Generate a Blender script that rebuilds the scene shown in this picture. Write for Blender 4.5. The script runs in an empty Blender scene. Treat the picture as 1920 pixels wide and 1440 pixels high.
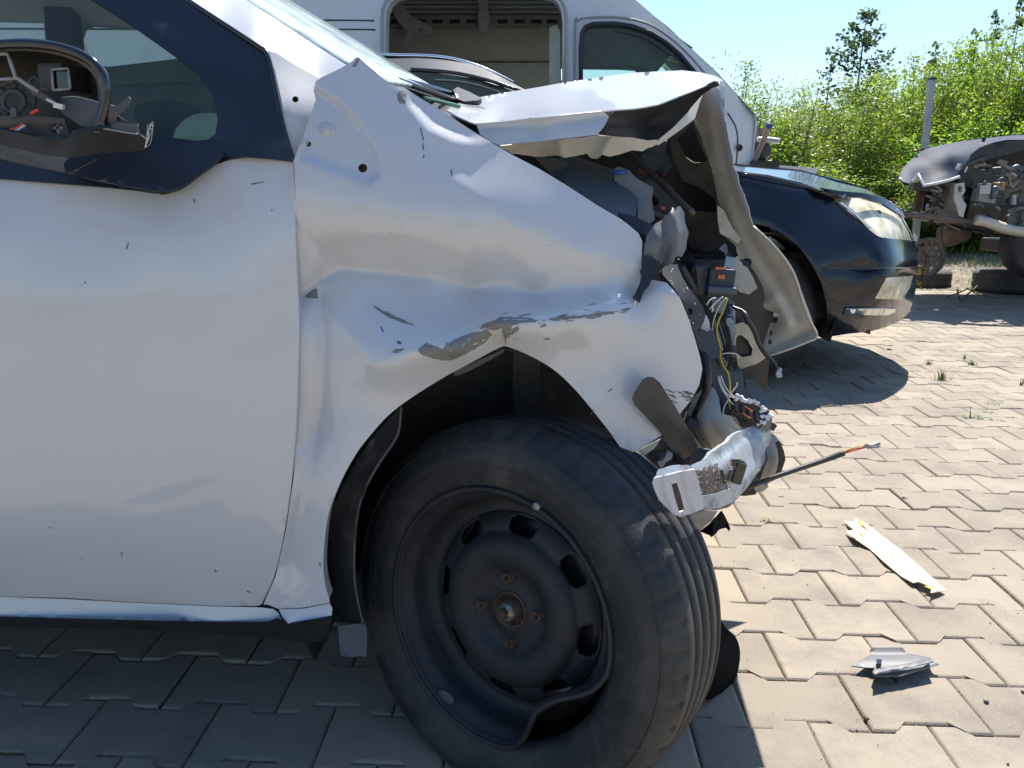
import bpy, bmesh, math, random
import numpy as np
from mathutils import Vector, Matrix
from mathutils.geometry import delaunay_2d_cdt
random.seed(7); rng = np.random.default_rng(7)
sc = bpy.context.scene
C = sc.collection

# ------------------------------------------------------------------ camera, sky, sun, exposure
F, YAW, PITCH, ROLL, H = 1510.9, -0.0327, 0.2388, 0.0115, 0.928
fw = np.array([math.sin(YAW)*math.cos(PITCH), math.cos(YAW)*math.cos(PITCH), -math.sin(PITCH)])
_r = np.array([math.cos(YAW), -math.sin(YAW), 0.0]); _u = np.cross(_r, fw)
rt = math.cos(ROLL)*_r + math.sin(ROLL)*_u
up = -math.sin(ROLL)*_r + math.cos(ROLL)*_u
EYE = np.array([0, 0, H])
cam_d = bpy.data.cameras.new('camera'); cam = bpy.data.objects.new('camera', cam_d); C.objects.link(cam)
cam_d.sensor_width = 36; cam_d.lens = F/1920*36; cam_d.clip_start = 0.02; cam_d.clip_end = 1500
M = Matrix(((rt[0], up[0], -fw[0], 0), (rt[1], up[1], -fw[1], 0), (rt[2], up[2], -fw[2], H), (0, 0, 0, 1)))
cam.matrix_world = M
sc.camera = cam
cam_d.dof.use_dof = False
SUN_AZ, SUN_EL = math.radians(21), math.radians(58)
w = bpy.data.worlds.new("World"); sc.world = w; w.use_nodes = True
nt = w.node_tree; bg = nt.nodes['Background']
sky = nt.nodes.new('ShaderNodeTexSky'); sky.sky_type = 'NISHITA'; sky.sun_disc = False
sky.sun_elevation = SUN_EL; sky.sun_rotation = SUN_AZ; sky.air_density = 1.3; sky.dust_density = 0.8; sky.ozone_density = 2.0
tint = nt.nodes.new('ShaderNodeMix'); tint.data_type = 'RGBA'; tint.blend_type = 'MULTIPLY'; tint.inputs[0].default_value = 1; tint.inputs[7].default_value = (.84, .98, 1.14, 1)
nt.links.new(sky.outputs[0], tint.inputs[6]); nt.links.new(tint.outputs[2], bg.inputs[0]); bg.inputs[1].default_value = 0.075
sd = bpy.data.lights.new('sun', 'SUN'); sun = bpy.data.objects.new('sun', sd); C.objects.link(sun)
sd.energy = 5.0; sd.angle = math.radians(0.53); sd.color = (1, 0.94, 0.84)
tosun = Vector((math.sin(SUN_AZ)*math.cos(SUN_EL), math.cos(SUN_AZ)*math.cos(SUN_EL), math.sin(SUN_EL)))
sun.rotation_euler = tosun.to_track_quat('Z', 'Y').to_euler(); sun.location = (3, 6, 9)
vs = sc.view_settings; vs.view_transform = 'Standard'; vs.look = 'None'; vs.exposure = 1.1; vs.gamma = 1; vs.use_curve_mapping = False
sc.render.engine = 'CYCLES'
try:
    sc.cycles.max_bounces = 8; sc.cycles.transparent_max_bounces = 16
except Exception: pass

# ------------------------------------------------------------------ geometry helpers
def ray(u, v):
    u = np.asarray(u, float); v = np.asarray(v, float)
    return fw + ((u-960)/F)[..., None]*rt - ((v-720)/F)[..., None]*up
def pts(u, v, Y):            # photo direction met at distance Y into the yard
    d = ray(u, v); return EYE + d*(np.asarray(Y, float)/d[..., 1])[..., None]
def pt(u, v, Y): return Vector(pts(u, v, Y))
def gp(u, v, z=0.0):         # photo direction met at height z
    d = ray(u, v); return Vector(EYE + d*((z-H)/d[2]))
def project(p):
    d = np.asarray(p, float)-EYE; z = d@fw
    return 960+F*(d@rt)/z, 720-F*(d@up)/z
def tps(P):                  # smooth depth field through (u, v, Y) samples
    P = np.array(P, float); n = len(P); X = P[:, :2]/500
    def k(r2): return 0.5*r2*np.log(r2+1e-12)
    A = np.zeros((n+3, n+3)); d2 = ((X[:, None]-X[None])**2).sum(-1)
    A[:n, :n] = k(d2)+np.eye(n)*1e-4; A[:n, n] = 1; A[:n, n+1:] = X; A[n, :n] = 1; A[n+1:, :n] = X.T
    c = np.linalg.solve(A, np.r_[P[:, 2], 0, 0, 0])
    def f(u, v):
        q = np.stack([np.asarray(u, float), np.asarray(v, float)], -1)/500
        d2 = ((q[..., None, :]-X)**2).sum(-1)
        return k(d2)@c[:n]+c[n]+q@c[n+1:]
    return f
def segdist(u, v, L):        # unsigned distance and side of a polyline
    best = np.full(np.shape(u), 1e9); side = np.zeros(np.shape(u))
    for (x0, y0), (x1, y1) in zip(L[:-1], L[1:]):
        dx, dy = x1-x0, y1-y0; t = np.clip(((u-x0)*dx+(v-y0)*dy)/(dx*dx+dy*dy+1e-9), 0, 1)
        d = np.hypot(u-x0-t*dx, v-y0-t*dy); s = np.sign(dx*(v-y0)-dy*(u-x0))
        m = d < best; best = np.where(m, d, best); side = np.where(m, s, side)
    return best, side
def ridge(L, amp, w1, w2=None, soft=3):
    L = [tuple(map(float, p)) for p in L]; w2 = w2 or w1
    def f(u, v):
        d, s = segdist(u, v, L); d = np.sqrt(d*d+soft*soft)-soft
        return amp*np.exp(-d/np.where(s > 0, w1, w2))
    return f
def add(*fs): return lambda u, v: sum(f(u, v) for f in fs)
def flat(Y): return lambda u, v: np.full(np.shape(u), float(Y))
def lin(u0, Y0, u1, Y1): return lambda u, v: Y0+(Y1-Y0)*(np.asarray(u, float)-u0)/(u1-u0)
def linv(v0, Y0, v1, Y1): return lambda u, v: Y0+(Y1-Y0)*(np.asarray(v, float)-v0)/(v1-v0)
def inpoly(x, y, P):
    P = np.array(P, float); c = np.zeros(np.shape(x), bool); j = len(P)-1
    for i in range(len(P)):
        xi, yi = P[i]; xj, yj = P[j]
        m = ((yi > y) != (yj > y)) & (x < (xj-xi)*(y-yi)/((yj-yi) if yj != yi else 1e-9)+xi); c ^= m; j = i
    return c
def smooth_line(P, n=4, closed=True):
    P = [np.array(p, float) for p in P]; N = len(P); out = []
    for i in range(N if closed else N-1):
        a, b, c, d = (P[(i-1) % N], P[i], P[(i+1) % N], P[(i+2) % N]) if closed else (P[max(i-1, 0)], P[i], P[i+1], P[min(i+2, N-1)])
        for k in range(n):
            t = k/n; out.append(0.5*((2*b)+(c-a)*t+(2*a-5*b+4*c-d)*t*t+(3*b-a-3*c+d)*t**3))
    if not closed: out.append(P[-1])
    return out
def resample(P, step):
    out = []
    for i in range(len(P)):
        a = np.array(P[i], float); b = np.array(P[(i+1) % len(P)], float); n = max(1, int(np.ceil(np.hypot(*(b-a))/step)))
        out += [a+(b-a)*k/n for k in range(n)]
    return out
def mesh_obj(name, verts, faces, mat=None, parent=None, smooth=True):
    me = bpy.data.meshes.new(name); me.from_pydata([tuple(v) for v in verts], [], [tuple(f) for f in faces])
    if mat: me.materials.append(mat)
    if smooth: me.polygons.foreach_set('use_smooth', [True]*len(me.polygons))
    me.update()
    o = bpy.data.objects.new(name, me); C.objects.link(o)
    if parent: par(o, parent)
    return o
def par(o, p):
    o.parent = p
    if p.matrix_parent_inverse is not None:
        o.matrix_parent_inverse = Matrix.Translation(-p['_loc'] if False else -Vector(p.get('base', (0, 0, 0))))
def thing(name, label, cat, loc=(0, 0, 0), group=None):
    o = bpy.data.objects.new(name, None); C.objects.link(o); o.location = loc; o.empty_display_size = .1
    o['label'] = label; o['category'] = cat; o['base'] = tuple(loc)
    if group: o['group'] = group
    return o
def tag(o, label, cat, group=None):
    o['label'] = label; o['category'] = cat
    if group: o['group'] = group
    return o
def panel(name, outline, D, mat, parent=None, step=14, thick=0.0015, sm=0, holes=(), smooth=True, jag=0, ang=None):
    P = smooth_line(outline, sm) if sm else [np.array(p, float) for p in outline]
    P = resample(P, step)
    if jag: P = [p+rng.normal(0, jag, 2) for p in P]
    Hs = [resample([np.array(q, float) for q in h], step) for h in holes]
    V = [tuple(p) for p in P]; E = [(i, (i+1) % len(P)) for i in range(len(P))]
    for h in Hs:
        b = len(V); V += [tuple(p) for p in h]; E += [(b+i, b+(i+1) % len(h)) for i in range(len(h))]
    A = np.array(P); x0, y0 = A.min(0); x1, y1 = A.max(0)
    gx, gy = np.meshgrid(np.arange(x0+step*.5, x1, step), np.arange(y0+step*.5, y1, step)); gx[1::2] += step*.5
    gx = gx.ravel(); gy = gy.ravel(); m = inpoly(gx, gy, P)
    for h in Hs: m &= ~inpoly(gx, gy, h)
    gx, gy = gx[m], gy[m]
    if len(gx):
        d = np.full(len(gx), 1e9)
        for L in [P]+Hs:
            L2 = np.array(L); d = np.minimum(d, segdist(gx, gy, [tuple(q) for q in L2]+[tuple(L2[0])])[0])
        m = d > step*.4; V += list(zip(gx[m].tolist(), gy[m].tolist()))
    r = delaunay_2d_cdt([Vector(v) for v in V], E, [], 0, 1e-4)
    vv = np.array([tuple(v) for v in r[0]]); ff = np.array([tuple(f) for f in r[2]])
    c = vv[ff].mean(1); m = inpoly(c[:, 0], c[:, 1], P)
    for h in Hs: m &= ~inpoly(c[:, 0], c[:, 1], h)
    ff = ff[m]; u, v = vv[:, 0], vv[:, 1]
    W = pts(u, v, D(u, v))
    if len(ff):
        a, b, c2 = W[ff[0][0]], W[ff[0][1]], W[ff[0][2]]
        if np.dot(np.cross(b-a, c2-a), EYE-a) < 0: ff = ff[:, ::-1]
    o = mesh_obj(name, W, ff.tolist(), mat, parent, smooth)
    bm = bmesh.new(); bm.from_mesh(o.data)
    bmesh.ops.delete(bm, geom=[x for x in bm.verts if not x.link_faces], context='VERTS')
    for e in bm.edges:
        if e.is_boundary: e.smooth = False
    bm.to_mesh(o.data); bm.free()
    if thick:
        s = o.modifiers.new('thickness', 'SOLIDIFY'); s.thickness = thick; s.offset = -1; s.use_rim = True
        
    return o
def tube(name, P, rad, mat, parent=None, seg=10, sm=4, closed=False, caps=True):
    P = [Vector(p) for p in (smooth_line([tuple(p) for p in P], sm, closed) if sm else P)]
    n = len(P); R = rad if callable(rad) else (lambda t: rad)
    V = []; Fc = []; nrm = None
    for i, p in enumerate(P):
        t = (P[(i+1) % n]-P[i-1]) if closed else (P[min(i+1, n-1)]-P[max(i-1, 0)])
        t.normalize()
        if nrm is None: nrm = t.orthogonal().normalized()
        nrm = (nrm-t*nrm.dot(t)).normalized(); bn = t.cross(nrm)
        for k in range(seg):
            a = 2*math.pi*k/seg; V.append(p+(nrm*math.cos(a)+bn*math.sin(a))*R(i/max(1, n-1)))
    for i in range(n if closed else n-1):
        for k in range(seg):
            a = i*seg+k; b = i*seg+(k+1) % seg; j = ((i+1) % n)*seg; Fc.append((a, b, j+(k+1) % seg, j+k))
    if caps and not closed: Fc.append(tuple(range(seg))[::-1]); Fc.append(tuple((n-1)*seg+k for k in range(seg)))
    return mesh_obj(name, V, Fc, mat, parent)
def ptube(name, L, Y, rpx, mat, parent=None, **k):      # tube along photo directions; radius in metres
    if not callable(Y) and not hasattr(Y, '__len__'): Y = [Y]*len(L)
    return tube(name, [pt(u, v, y) for (u, v), y in zip(L, Y)], rpx, mat, parent, **k)
def lathe(name, prof, mat, parent=None, seg=64, Mx=Matrix(), skip=None, closed=False, warp=None):
    V = []; Fc = []; n = len(prof)
    for i in range(seg):
        a = 2*math.pi*i/seg
        for j, (r, z) in enumerate(prof):
            q = Vector((r*math.cos(a), r*math.sin(a), z))
            if warp: q = warp(q, a, i, j)
            V.append(Mx @ q)
    for i in range(seg):
        for j in range(n-1):
            if skip and skip(i, j): continue
            a = i*n+j; b = ((i+1) % seg)*n+j; Fc.append((a, b, b+1, a+1))
    return mesh_obj(name, V, Fc, mat, parent)
def box(name, c, s, mat, parent=None, rot=None, bev=0.0):
    bm = bmesh.new(); bmesh.ops.create_cube(bm, size=1)
    bmesh.ops.scale(bm, vec=Vector(s), verts=bm.verts)
    if bev: bmesh.ops.bevel(bm, geom=list(bm.edges), offset=bev, segments=2, profile=.7, affect='EDGES')
    if rot is not None: bmesh.ops.rotate(bm, cent=(0, 0, 0), matrix=rot, verts=bm.verts)
    bmesh.ops.translate(bm, vec=Vector(c), verts=bm.verts)
    me = bpy.data.meshes.new(name); bm.to_mesh(me); bm.free(); me.materials.append(mat)
    o = bpy.data.objects.new(name, me); C.objects.link(o)
    if parent: par(o, parent)
    return o
def eul(x, y, z):
    from mathutils import Euler
    return Euler((math.radians(x), math.radians(y), math.radians(z))).to_matrix()
def disc(name, u, v, Y, r, depth, mat, parent=None, n=None, seg=20):
    n = n or Vector((0, -1, 0)); q = n.to_track_quat('Z', 'Y').to_matrix().to_4x4(); Mx = Matrix.Translation(pt(u, v, Y)) @ q
    return lathe(name, [(0.0001, 0), (r*.85, 0), (r, -r*.15), (r, -depth), (0.0001, -depth)], mat, parent, seg, Mx)

# ------------------------------------------------------------------ materials
def mat(name, col, rough=.5, metal=0, coat=0, var=.15, scale=8, bump=0, bscale=60, dirt=None, damt=.5, dscale=5, spec=.5, speck=None, coords='Object', dirtrough=.85, trans=0, emit=None, ran=0):
    m = bpy.data.materials.new(name); m.use_nodes = True; nt = m.node_tree; N = nt.nodes; L = nt.links
    b = N['Principled BSDF']; b.inputs['Roughness'].default_value = rough; b.inputs['Metallic'].default_value = metal
    b.inputs['Coat Weight'].default_value = coat; b.inputs['Coat Roughness'].default_value = .04
    b.inputs['Specular IOR Level'].default_value = spec
    if trans: b.inputs['Transmission Weight'].default_value = trans
    co = N.new('ShaderNodeNewGeometry').outputs['Position'] if coords == 'World' else N.new('ShaderNodeTexCoord').outputs[coords]
    n = N.new('ShaderNodeTexNoise'); n.inputs['Scale'].default_value = scale; n.inputs['Detail'].default_value = 6; n.inputs['Roughness'].default_value = .6
    L.new(co, n.inputs['Vector'])
    r = N.new('ShaderNodeMapRange'); r.inputs[1].default_value = .3; r.inputs[2].default_value = .7; r.inputs[3].default_value = 1-var; r.inputs[4].default_value = 1+var
    L.new(n.outputs[0], r.inputs[0])
    mul = N.new('ShaderNodeVectorMath'); mul.operation = 'SCALE'; mul.inputs[0].default_value = col[:3]; L.new(r.outputs[0], mul.inputs['Scale'])
    out = mul.outputs[0]
    if ran:
        oi = N.new('ShaderNodeObjectInfo'); src = oi.outputs['Random']
        if ran < 0: ge = N.new('ShaderNodeNewGeometry'); src = ge.outputs['Random Per Island']
        rr = N.new('ShaderNodeMapRange'); rr.inputs[3].default_value = 1-abs(ran); rr.inputs[4].default_value = 1+abs(ran); L.new(src, rr.inputs[0])
        m2 = N.new('ShaderNodeVectorMath'); m2.operation = 'SCALE'; L.new(out, m2.inputs[0]); L.new(rr.outputs[0], m2.inputs['Scale']); out = m2.outputs[0]
    def mix(fac, c2, out):
        x = N.new('ShaderNodeMix'); x.data_type = 'RGBA'; L.new(fac, x.inputs[0]); L.new(out, x.inputs[6]); x.inputs[7].default_value = (*c2[:3], 1); return x.outputs[2]
    if dirt:
        n2 = N.new('ShaderNodeTexNoise'); n2.inputs['Scale'].default_value = dscale; n2.inputs['Detail'].default_value = 9; n2.inputs['Roughness'].default_value = .68; L.new(co, n2.inputs['Vector'])
        r2 = N.new('ShaderNodeMapRange'); r2.inputs[1].default_value = .62-.3*damt; r2.inputs[2].default_value = .78-.18*damt; r2.inputs[4].default_value = min(1, .4+damt*.6); L.new(n2.outputs[0], r2.inputs[0])
        out = mix(r2.outputs[0], dirt, out)
        rm = N.new('ShaderNodeMapRange'); rm.inputs[3].default_value = rough; rm.inputs[4].default_value = dirtrough; L.new(r2.outputs[0], rm.inputs[0]); L.new(rm.outputs[0], b.inputs['Roughness'])
    if speck:
        c2, sca, th = speck
        n3 = N.new('ShaderNodeTexNoise'); n3.inputs['Scale'].default_value = sca; n3.inputs['Detail'].default_value = 2; L.new(co, n3.inputs['Vector'])
        r3 = N.new('ShaderNodeMapRange'); r3.inputs[1].default_value = th; r3.inputs[2].default_value = th+.03; L.new(n3.outputs[0], r3.inputs[0])
        out = mix(r3.outputs[0], c2, out)
    L.new(out, b.inputs['Base Color'])
    if bump:
        n4 = N.new('ShaderNodeTexNoise'); n4.inputs['Scale'].default_value = bscale; n4.inputs['Detail'].default_value = 5; L.new(co, n4.inputs['Vector'])
        bp = N.new('ShaderNodeBump'); bp.inputs['Strength'].default_value = min(1, bump); bp.inputs['Distance'].default_value = .004; L.new(n4.outputs[0], bp.inputs['Height']); L.new(bp.outputs[0], b.inputs['Normal'])
    if emit: b.inputs['Emission Color'].default_value = (*emit[0], 1); b.inputs['Emission Strength'].default_value = emit[1]
    return m
def glassmat(name, tint, dust=.05, dustcol=(.6, .65, .6), rough=.02, ior=1.45):
    m = bpy.data.materials.new(name); m.use_nodes = True; nt = m.node_tree; N = nt.nodes; L = nt.links
    for x in list(N): N.remove(x)
    o = N.new('ShaderNodeOutputMaterial'); t = N.new('ShaderNodeBsdfTransparent'); t.inputs[0].default_value = (*tint, 1)
    g = N.new('ShaderNodeBsdfGlossy'); g.inputs['Roughness'].default_value = rough; f = N.new('ShaderNodeFresnel'); f.inputs[0].default_value = ior
    d = N.new('ShaderNodeBsdfDiffuse'); d.inputs[0].default_value = (*dustcol, 1)
    m1 = N.new('ShaderNodeMixShader'); m2 = N.new('ShaderNodeMixShader')
    tc = N.new('ShaderNodeTexCoord'); n = N.new('ShaderNodeTexNoise'); n.inputs['Scale'].default_value = 14; n.inputs['Detail'].default_value = 8; L.new(tc.outputs['Object'], n.inputs[0])
    r = N.new('ShaderNodeMapRange'); r.inputs[1].default_value = .35; r.inputs[2].default_value = .7; r.inputs[3].default_value = dust*.6; r.inputs[4].default_value = dust*1.5; L.new(n.outputs[0], r.inputs[0])
    L.new(r.outputs[0], m1.inputs[0]); L.new(t.outputs[0], m1.inputs[1]); L.new(d.outputs[0], m1.inputs[2])
    L.new(f.outputs[0], m2.inputs[0]); L.new(m1.outputs[0], m2.inputs[1]); L.new(g.outputs[0], m2.inputs[2]); L.new(m2.outputs[0], o.inputs[0])
    return m
WHITE = mat('white car paint', (.53, .54, .57), .32, 0, .9, .02, 3, dirt=(.46, .42, .36), damt=.16, dscale=4, speck=((.16, .14, .12), 55, .775), dirtrough=.5)
WHITE2 = mat('dusty white paint', (.47, .485, .51), .42, 0, .4, .05, 3, dirt=(.42, .37, .3), damt=.35, dscale=7)
PRIMER = mat('grey primer', (.19, .195, .19), .6, var=.25, scale=60, speck=((.42, .43, .44), 160, .66), dirt=(.1, .1, .095), damt=.4, dscale=60, bump=.4, bscale=200)
INNER = mat('bare panel beige', (.50, .465, .40), .5, 0, .2, .1, 5, dirt=(.2, .155, .11), damt=.4, dscale=9, bump=.15, bscale=30)
INNERD = mat('dirty inner panel', (.21, .19, .165), .6, 0, 0, .25, 6, dirt=(.07, .055, .04), damt=.6, dscale=10)
BLACKP = mat('black plastic', (.018, .019, .022), .38, var=.2, dirt=(.09, .08, .07), damt=.22, dscale=12, bump=.1, bscale=200)
TRIM = mat('matt black trim', (.013, .0185, .029), .33, var=.1, dirt=(.06, .055, .05), damt=.06, dscale=9)
GLOSSB = mat('gloss black', (.008, .008, .01), .12, coat=.6, var=.1)
DARKG = mat('dark grey plastic', (.055, .06, .068), .5, var=.2, dirt=(.14, .12, .1), damt=.35, dscale=14)
BLUEG = mat('blue grey plastic', (.06, .085, .12), .45, var=.2, dirt=(.13, .13, .13), damt=.3, dscale=14)
GREY = mat('grey plastic', (.25, .26, .27), .5, var=.1, dirt=(.3, .27, .22), damt=.3, dscale=12)
RUBBER = mat('tyre rubber', (.014, .016, .02), .6, var=.25, scale=20, dirt=(.075, .07, .064), damt=.5, dscale=11, bump=.25, bscale=160)
STEEL = mat('black wheel steel', (.022, .0245, .030), .55, 0, var=.3, scale=14, dirt=(.055, .042, .038), damt=.42, dscale=12, bump=.2, bscale=90, spec=.35)
RUST = mat('rusty steel', (.10, .055, .035), .75, .2, var=.4, scale=18, dirt=(.06, .04, .03), damt=.6, dscale=14, bump=.4, bscale=80)
BOLT = mat('bare steel', (.33, .31, .28), .4, .7, var=.25, scale=40, dirt=(.16, .08, .05), damt=.4, dscale=60)
CHROME = mat('chrome', (.75, .76, .78), .12, 1, var=.05)
ALU = mat('dull aluminium', (.42, .43, .44), .42, .6, var=.2, scale=20, dirt=(.2, .17, .13), damt=.5, dscale=20, bump=.3, bscale=70)
STRUC = mat('scraped body steel', (.36, .41, .47), .42, .1, .3, .15, 10, dirt=(.07, .06, .055), damt=.55, dscale=22, bump=.2, bscale=90)
BEAM = mat('scraped dark beam', (.085, .065, .06), .55, .2, 0, .25, 20, speck=((.5, .52, .56), 260, .62), bump=.3, bscale=120)
MELT_SKY = mat('white sealant and sky reflection', (.7, .74, .78), .5, var=.1, scale=50)
ORANGE = mat('orange clip', (.65, .16, .06), .5, var=.1)
YELLOWW = mat('yellow wire', (.55, .36, .03), .45, var=.1)
REDW = mat('red wire', (.6, .06, .02), .45, var=.1)
WHITEW = mat('white wire', (.62, .6, .58), .45, var=.1)
BLUEP = mat('blue plastic', (.02, .08, .3), .4, var=.1)
WAX = mat('translucent bottle plastic', (.5, .5, .46), .4, var=.1, dirt=(.3, .26, .2), damt=.4)
GLASS = glassmat('side glass', (.56, .71, .65), .05, (.3, .42, .38))
WINDS = glassmat('dusty sky-glow windscreen', (.7, .85, .86), .78, (.74, .88, .9), .08)  # pale cyan film paints reflected sky together with the dust
LAMPG = glassmat('headlight glass', (.85, .82, .7), .75, (.88, .82, .62), .2)
CLEAR = glassmat('clear plastic', (.75, .82, .85), .12, (.5, .55, .6), .05)
BLACKCAR = mat('black car paint', (.005, .008, .016), .2, 0, .55, .1, 3, dirt=(.05, .045, .04), damt=.14, dscale=5, dirtrough=.4, spec=.3)
VANW = mat('van white paint', (.66, .67, .68), .35, 0, .5, .03, 2, dirt=(.4, .37, .32), damt=.2, dscale=3)
VANIN = mat('van inner sheet metal', (.36, .37, .36), .6, var=.15, scale=4, dirt=(.12, .1, .08), damt=.4, dscale=4)
PLY = mat('plywood lining', (.42, .41, .385), .7, var=.15, scale=3, dirt=(.26, .2, .15), damt=.35, dscale=3)
DARKIN = mat('dark interior cloth', (.025, .028, .032), .85, var=.2)
GREENIN = mat('grey interior trim', (.1, .11, .11), .7, var=.15)
REDP = mat('red paint', (.5, .03, .02), .4, var=.1)
PAPER = mat('cream foam strip', (.82, .74, .5), .8, var=.05, scale=30, bump=.2, bscale=50)
TAPE = mat('brown paper tape', (.55, .3, .05), .6, var=.2, scale=20)
GALV = mat('galvanised steel', (.36, .38, .4), .45, .5, var=.15, scale=12, dirt=(.2, .19, .17), damt=.4)
SEAL = mat('dirty seam sealer', (.3, .25, .16), .7, var=.3, scale=40)

# ------------------------------------------------------------------ ground and paving
def sheet(name, x0, x1, y0, y1, z, m, n=1):
    V = [(x0+(x1-x0)*i/n, y0+(y1-y0)*j/n, z) for j in range(n+1) for i in range(n+1)]
    Fc = [(j*(n+1)+i, j*(n+1)+i+1, (j+1)*(n+1)+i+1, (j+1)*(n+1)+i) for j in range(n) for i in range(n)]
    o = mesh_obj(name, V, Fc, m, None, False); o['kind'] = 'structure'; return o
GRAVEL = mat('gravel and dry soil', (.2, .17, .13), .95, var=.35, scale=3, dirt=(.09, .08, .065), damt=.5, dscale=.9, speck=((.38, .35, .3), 26, .63), bump=1, bscale=9, spec=.1)
SAND = mat('joint sand', (.13, .095, .06), .95, var=.4, scale=40, dirt=(.055, .045, .03), damt=.5, dscale=12, bump=.8, bscale=150, spec=.1)
PAVE = mat('concrete paver', (.268, .232, .188), .86, var=.1, scale=5, dirt=(.13, .112, .108), damt=.5, dscale=3.6, speck=((.37, .35, .32), 420, .67), bump=.45, bscale=420, coords='World', spec=.25, ran=.11)
PAVEF = mat('concrete paver far', (.30, .255, .195), .86, var=.12, scale=2.2, dirt=(.17, .15, .13), damt=.35, dscale=2.2, bump=.3, bscale=300, spec=.25, ran=-.1)
sheet('ground', -600, 600, -600, 600, -.10, GRAVEL)
S = 1.07; PX, PY_, AMP, GX, GY = .2*S, .14*S, .0112*S, .4652*S, 1.1233*S
def paver_outline(g=.0014):
    L2, yw, yn = PX/2-g, PY_/2+AMP-g, PY_/2-AMP-g; a, b = .063, .042
    up_ = [(L2, yw), (a, yw), (b, yn), (-b, yn), (-a, yw), (-L2, yw)]
    return [(L2, -yw), (L2, yw)][:1]+up_+[(-x, -y) for x, y in up_][:5]
def paver_geo():
    O = paver_outline(); O = [p for i, p in enumerate(O) if i == 0 or p != O[i-1]]
    def ins(p, d): x, y = p; return (x-math.copysign(d, x), y-math.copysign(d, y))
    n = len(O)
    V = [(*ins(p, .0068), 0) for p in O]+[(*ins(p, .0028), -.0010) for p in O]+[(*p, -.0040) for p in O]+[(*p, -.03) for p in O]
    Fc = [tuple(range(n))]
    for k in range(3): Fc += [(k*n+i, (k+1)*n+i, (k+1)*n+(i+1) % n, k*n+(i+1) % n) for i in range(n)]
    return V, Fc
PV, PFc = paver_geo()
pm = [bpy.data.meshes.new('paver') for _ in range(1)][0]
pm.from_pydata(PV, [], PFc); pm.materials.append(PAVE); pm.update()
bm = bmesh.new(); bm.from_mesh(pm); bmesh.ops.recalc_face_normals(bm, faces=bm.faces); bm.to_mesh(pm); bm.free()
bed = sheet('pavement', -5.2, 7.2, -3.2, 8.25, -.0058, SAND)
cells = []
def edge_y(x): return 8.05+.12*math.sin(x*1.7)+.08*math.sin(x*4.1+1)
for r_ in range(-48, 30):
    for c_ in range(-28, 36):
        x = GX+(c_+.5+(.5 if r_ % 2 else 0))*PX; y = GY-r_*PY_
        if x < -5 or x > 7 or y < -3 or y > edge_y(x): continue
        cells.append((x, y))
def vis(x, y):
    u, v = project((x, y, 0))
    if y < .9 or u < -90 or u > 2010 or v > 1500: return False
    if u < 1290 and v < 1195: return False
    if 640 < u < 1330 and v < 1440: return False
    if u < 1690 and v < 640: return False
    return True
cand = sorted([c for c in cells if vis(*c)], key=lambda c: c[1])[:300]; near = set(cand)
FV = []; FF = []
for (x, y) in cells:
    a = rng.normal(0, .004); z = rng.normal(0, .0010); tx, ty = rng.normal(0, .008, 2)
    if (x, y) in near:
        o = bpy.data.objects.new('paver', pm); C.objects.link(o); o.location = (x+rng.normal(0, .0006), y+rng.normal(0, .0006), z-.0005)
        o.rotation_euler = (tx, ty, a+(math.pi if random.random() < .5 else 0)); o.parent = bed
    else:
        b = len(FV); ca, sa = math.cos(a), math.sin(a)
        FV += [(x+p[0]*ca-p[1]*sa, y+p[0]*sa+p[1]*ca, p[2]+z-.0005+p[0]*ty+p[1]*tx) for p in PV]; FF += [tuple(b+i for i in f) for f in PFc]
far = mesh_obj('paver', FV, FF, PAVEF, None, False); far.parent = bed; far['kind'] = 'stuff'
# gravel verge beyond the paving, gently uneven
def verge():
    V = []; Fc = []; nx, ny = 90, 40
    for j in range(ny+1):
        for i in range(nx+1):
            x = -12+34*i/nx; y = (edge_y(x)+.04) + (30-8.0)*(j/ny)**1.8
            V.append((x, y, -.004+(.05*math.sin(x*1.3+y)+.03*math.sin(x*3.1-y*2))*min(1, (j/6)) + .004*j*0+.0))
    for j in range(ny):
        for i in range(nx): a = j*(nx+1)+i; Fc.append((a, a+1, a+nx+2, a+nx+1))
    o = mesh_obj('gravel_verge', V, Fc, GRAVEL); o['kind'] = 'structure'
verge()
def scatter(name, n, gen, m, parent=None, kind='stuff'):
    V = []; Fc = []
    for _ in range(n):
        v, f = gen(); b = len(V); V += v; Fc += [tuple(b+i for i in q) for q in f]
    o = mesh_obj(name, V, Fc, m, parent, False); o['kind'] = kind; return o
def stone(x, y, z, s):
    v = [(x+s*rng.uniform(.6, 1.1)*a, y+s*rng.uniform(.6, 1.1)*b, z+s*.6*rng.uniform(.6, 1.1)*c) for a, b, c in ((1, 0, 0), (-1, 0, 0), (0, 1, 0), (0, -1, 0), (0, 0, 1), (0, 0, -.4))]
    return v, [(0, 2, 4), (2, 1, 4), (1, 3, 4), (3, 0, 4), (2, 0, 5), (1, 2, 5), (3, 1, 5), (0, 3, 5)]
STONE = mat('loose stones', (.27, .25, .22), .9, var=.3, scale=3, ran=-.45)
def g1():
    x = rng.uniform(2.5, 7.5); y = edge_y(x)+rng.uniform(0, 1)**2*5; return stone(x, y, .0, rng.uniform(.008, .03))
scatter('gravel', 5200, g1, STONE)
CRUMB = mat('joint crumbs', (.16, .12, .08), .95, var=.3, ran=-.5)
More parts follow.
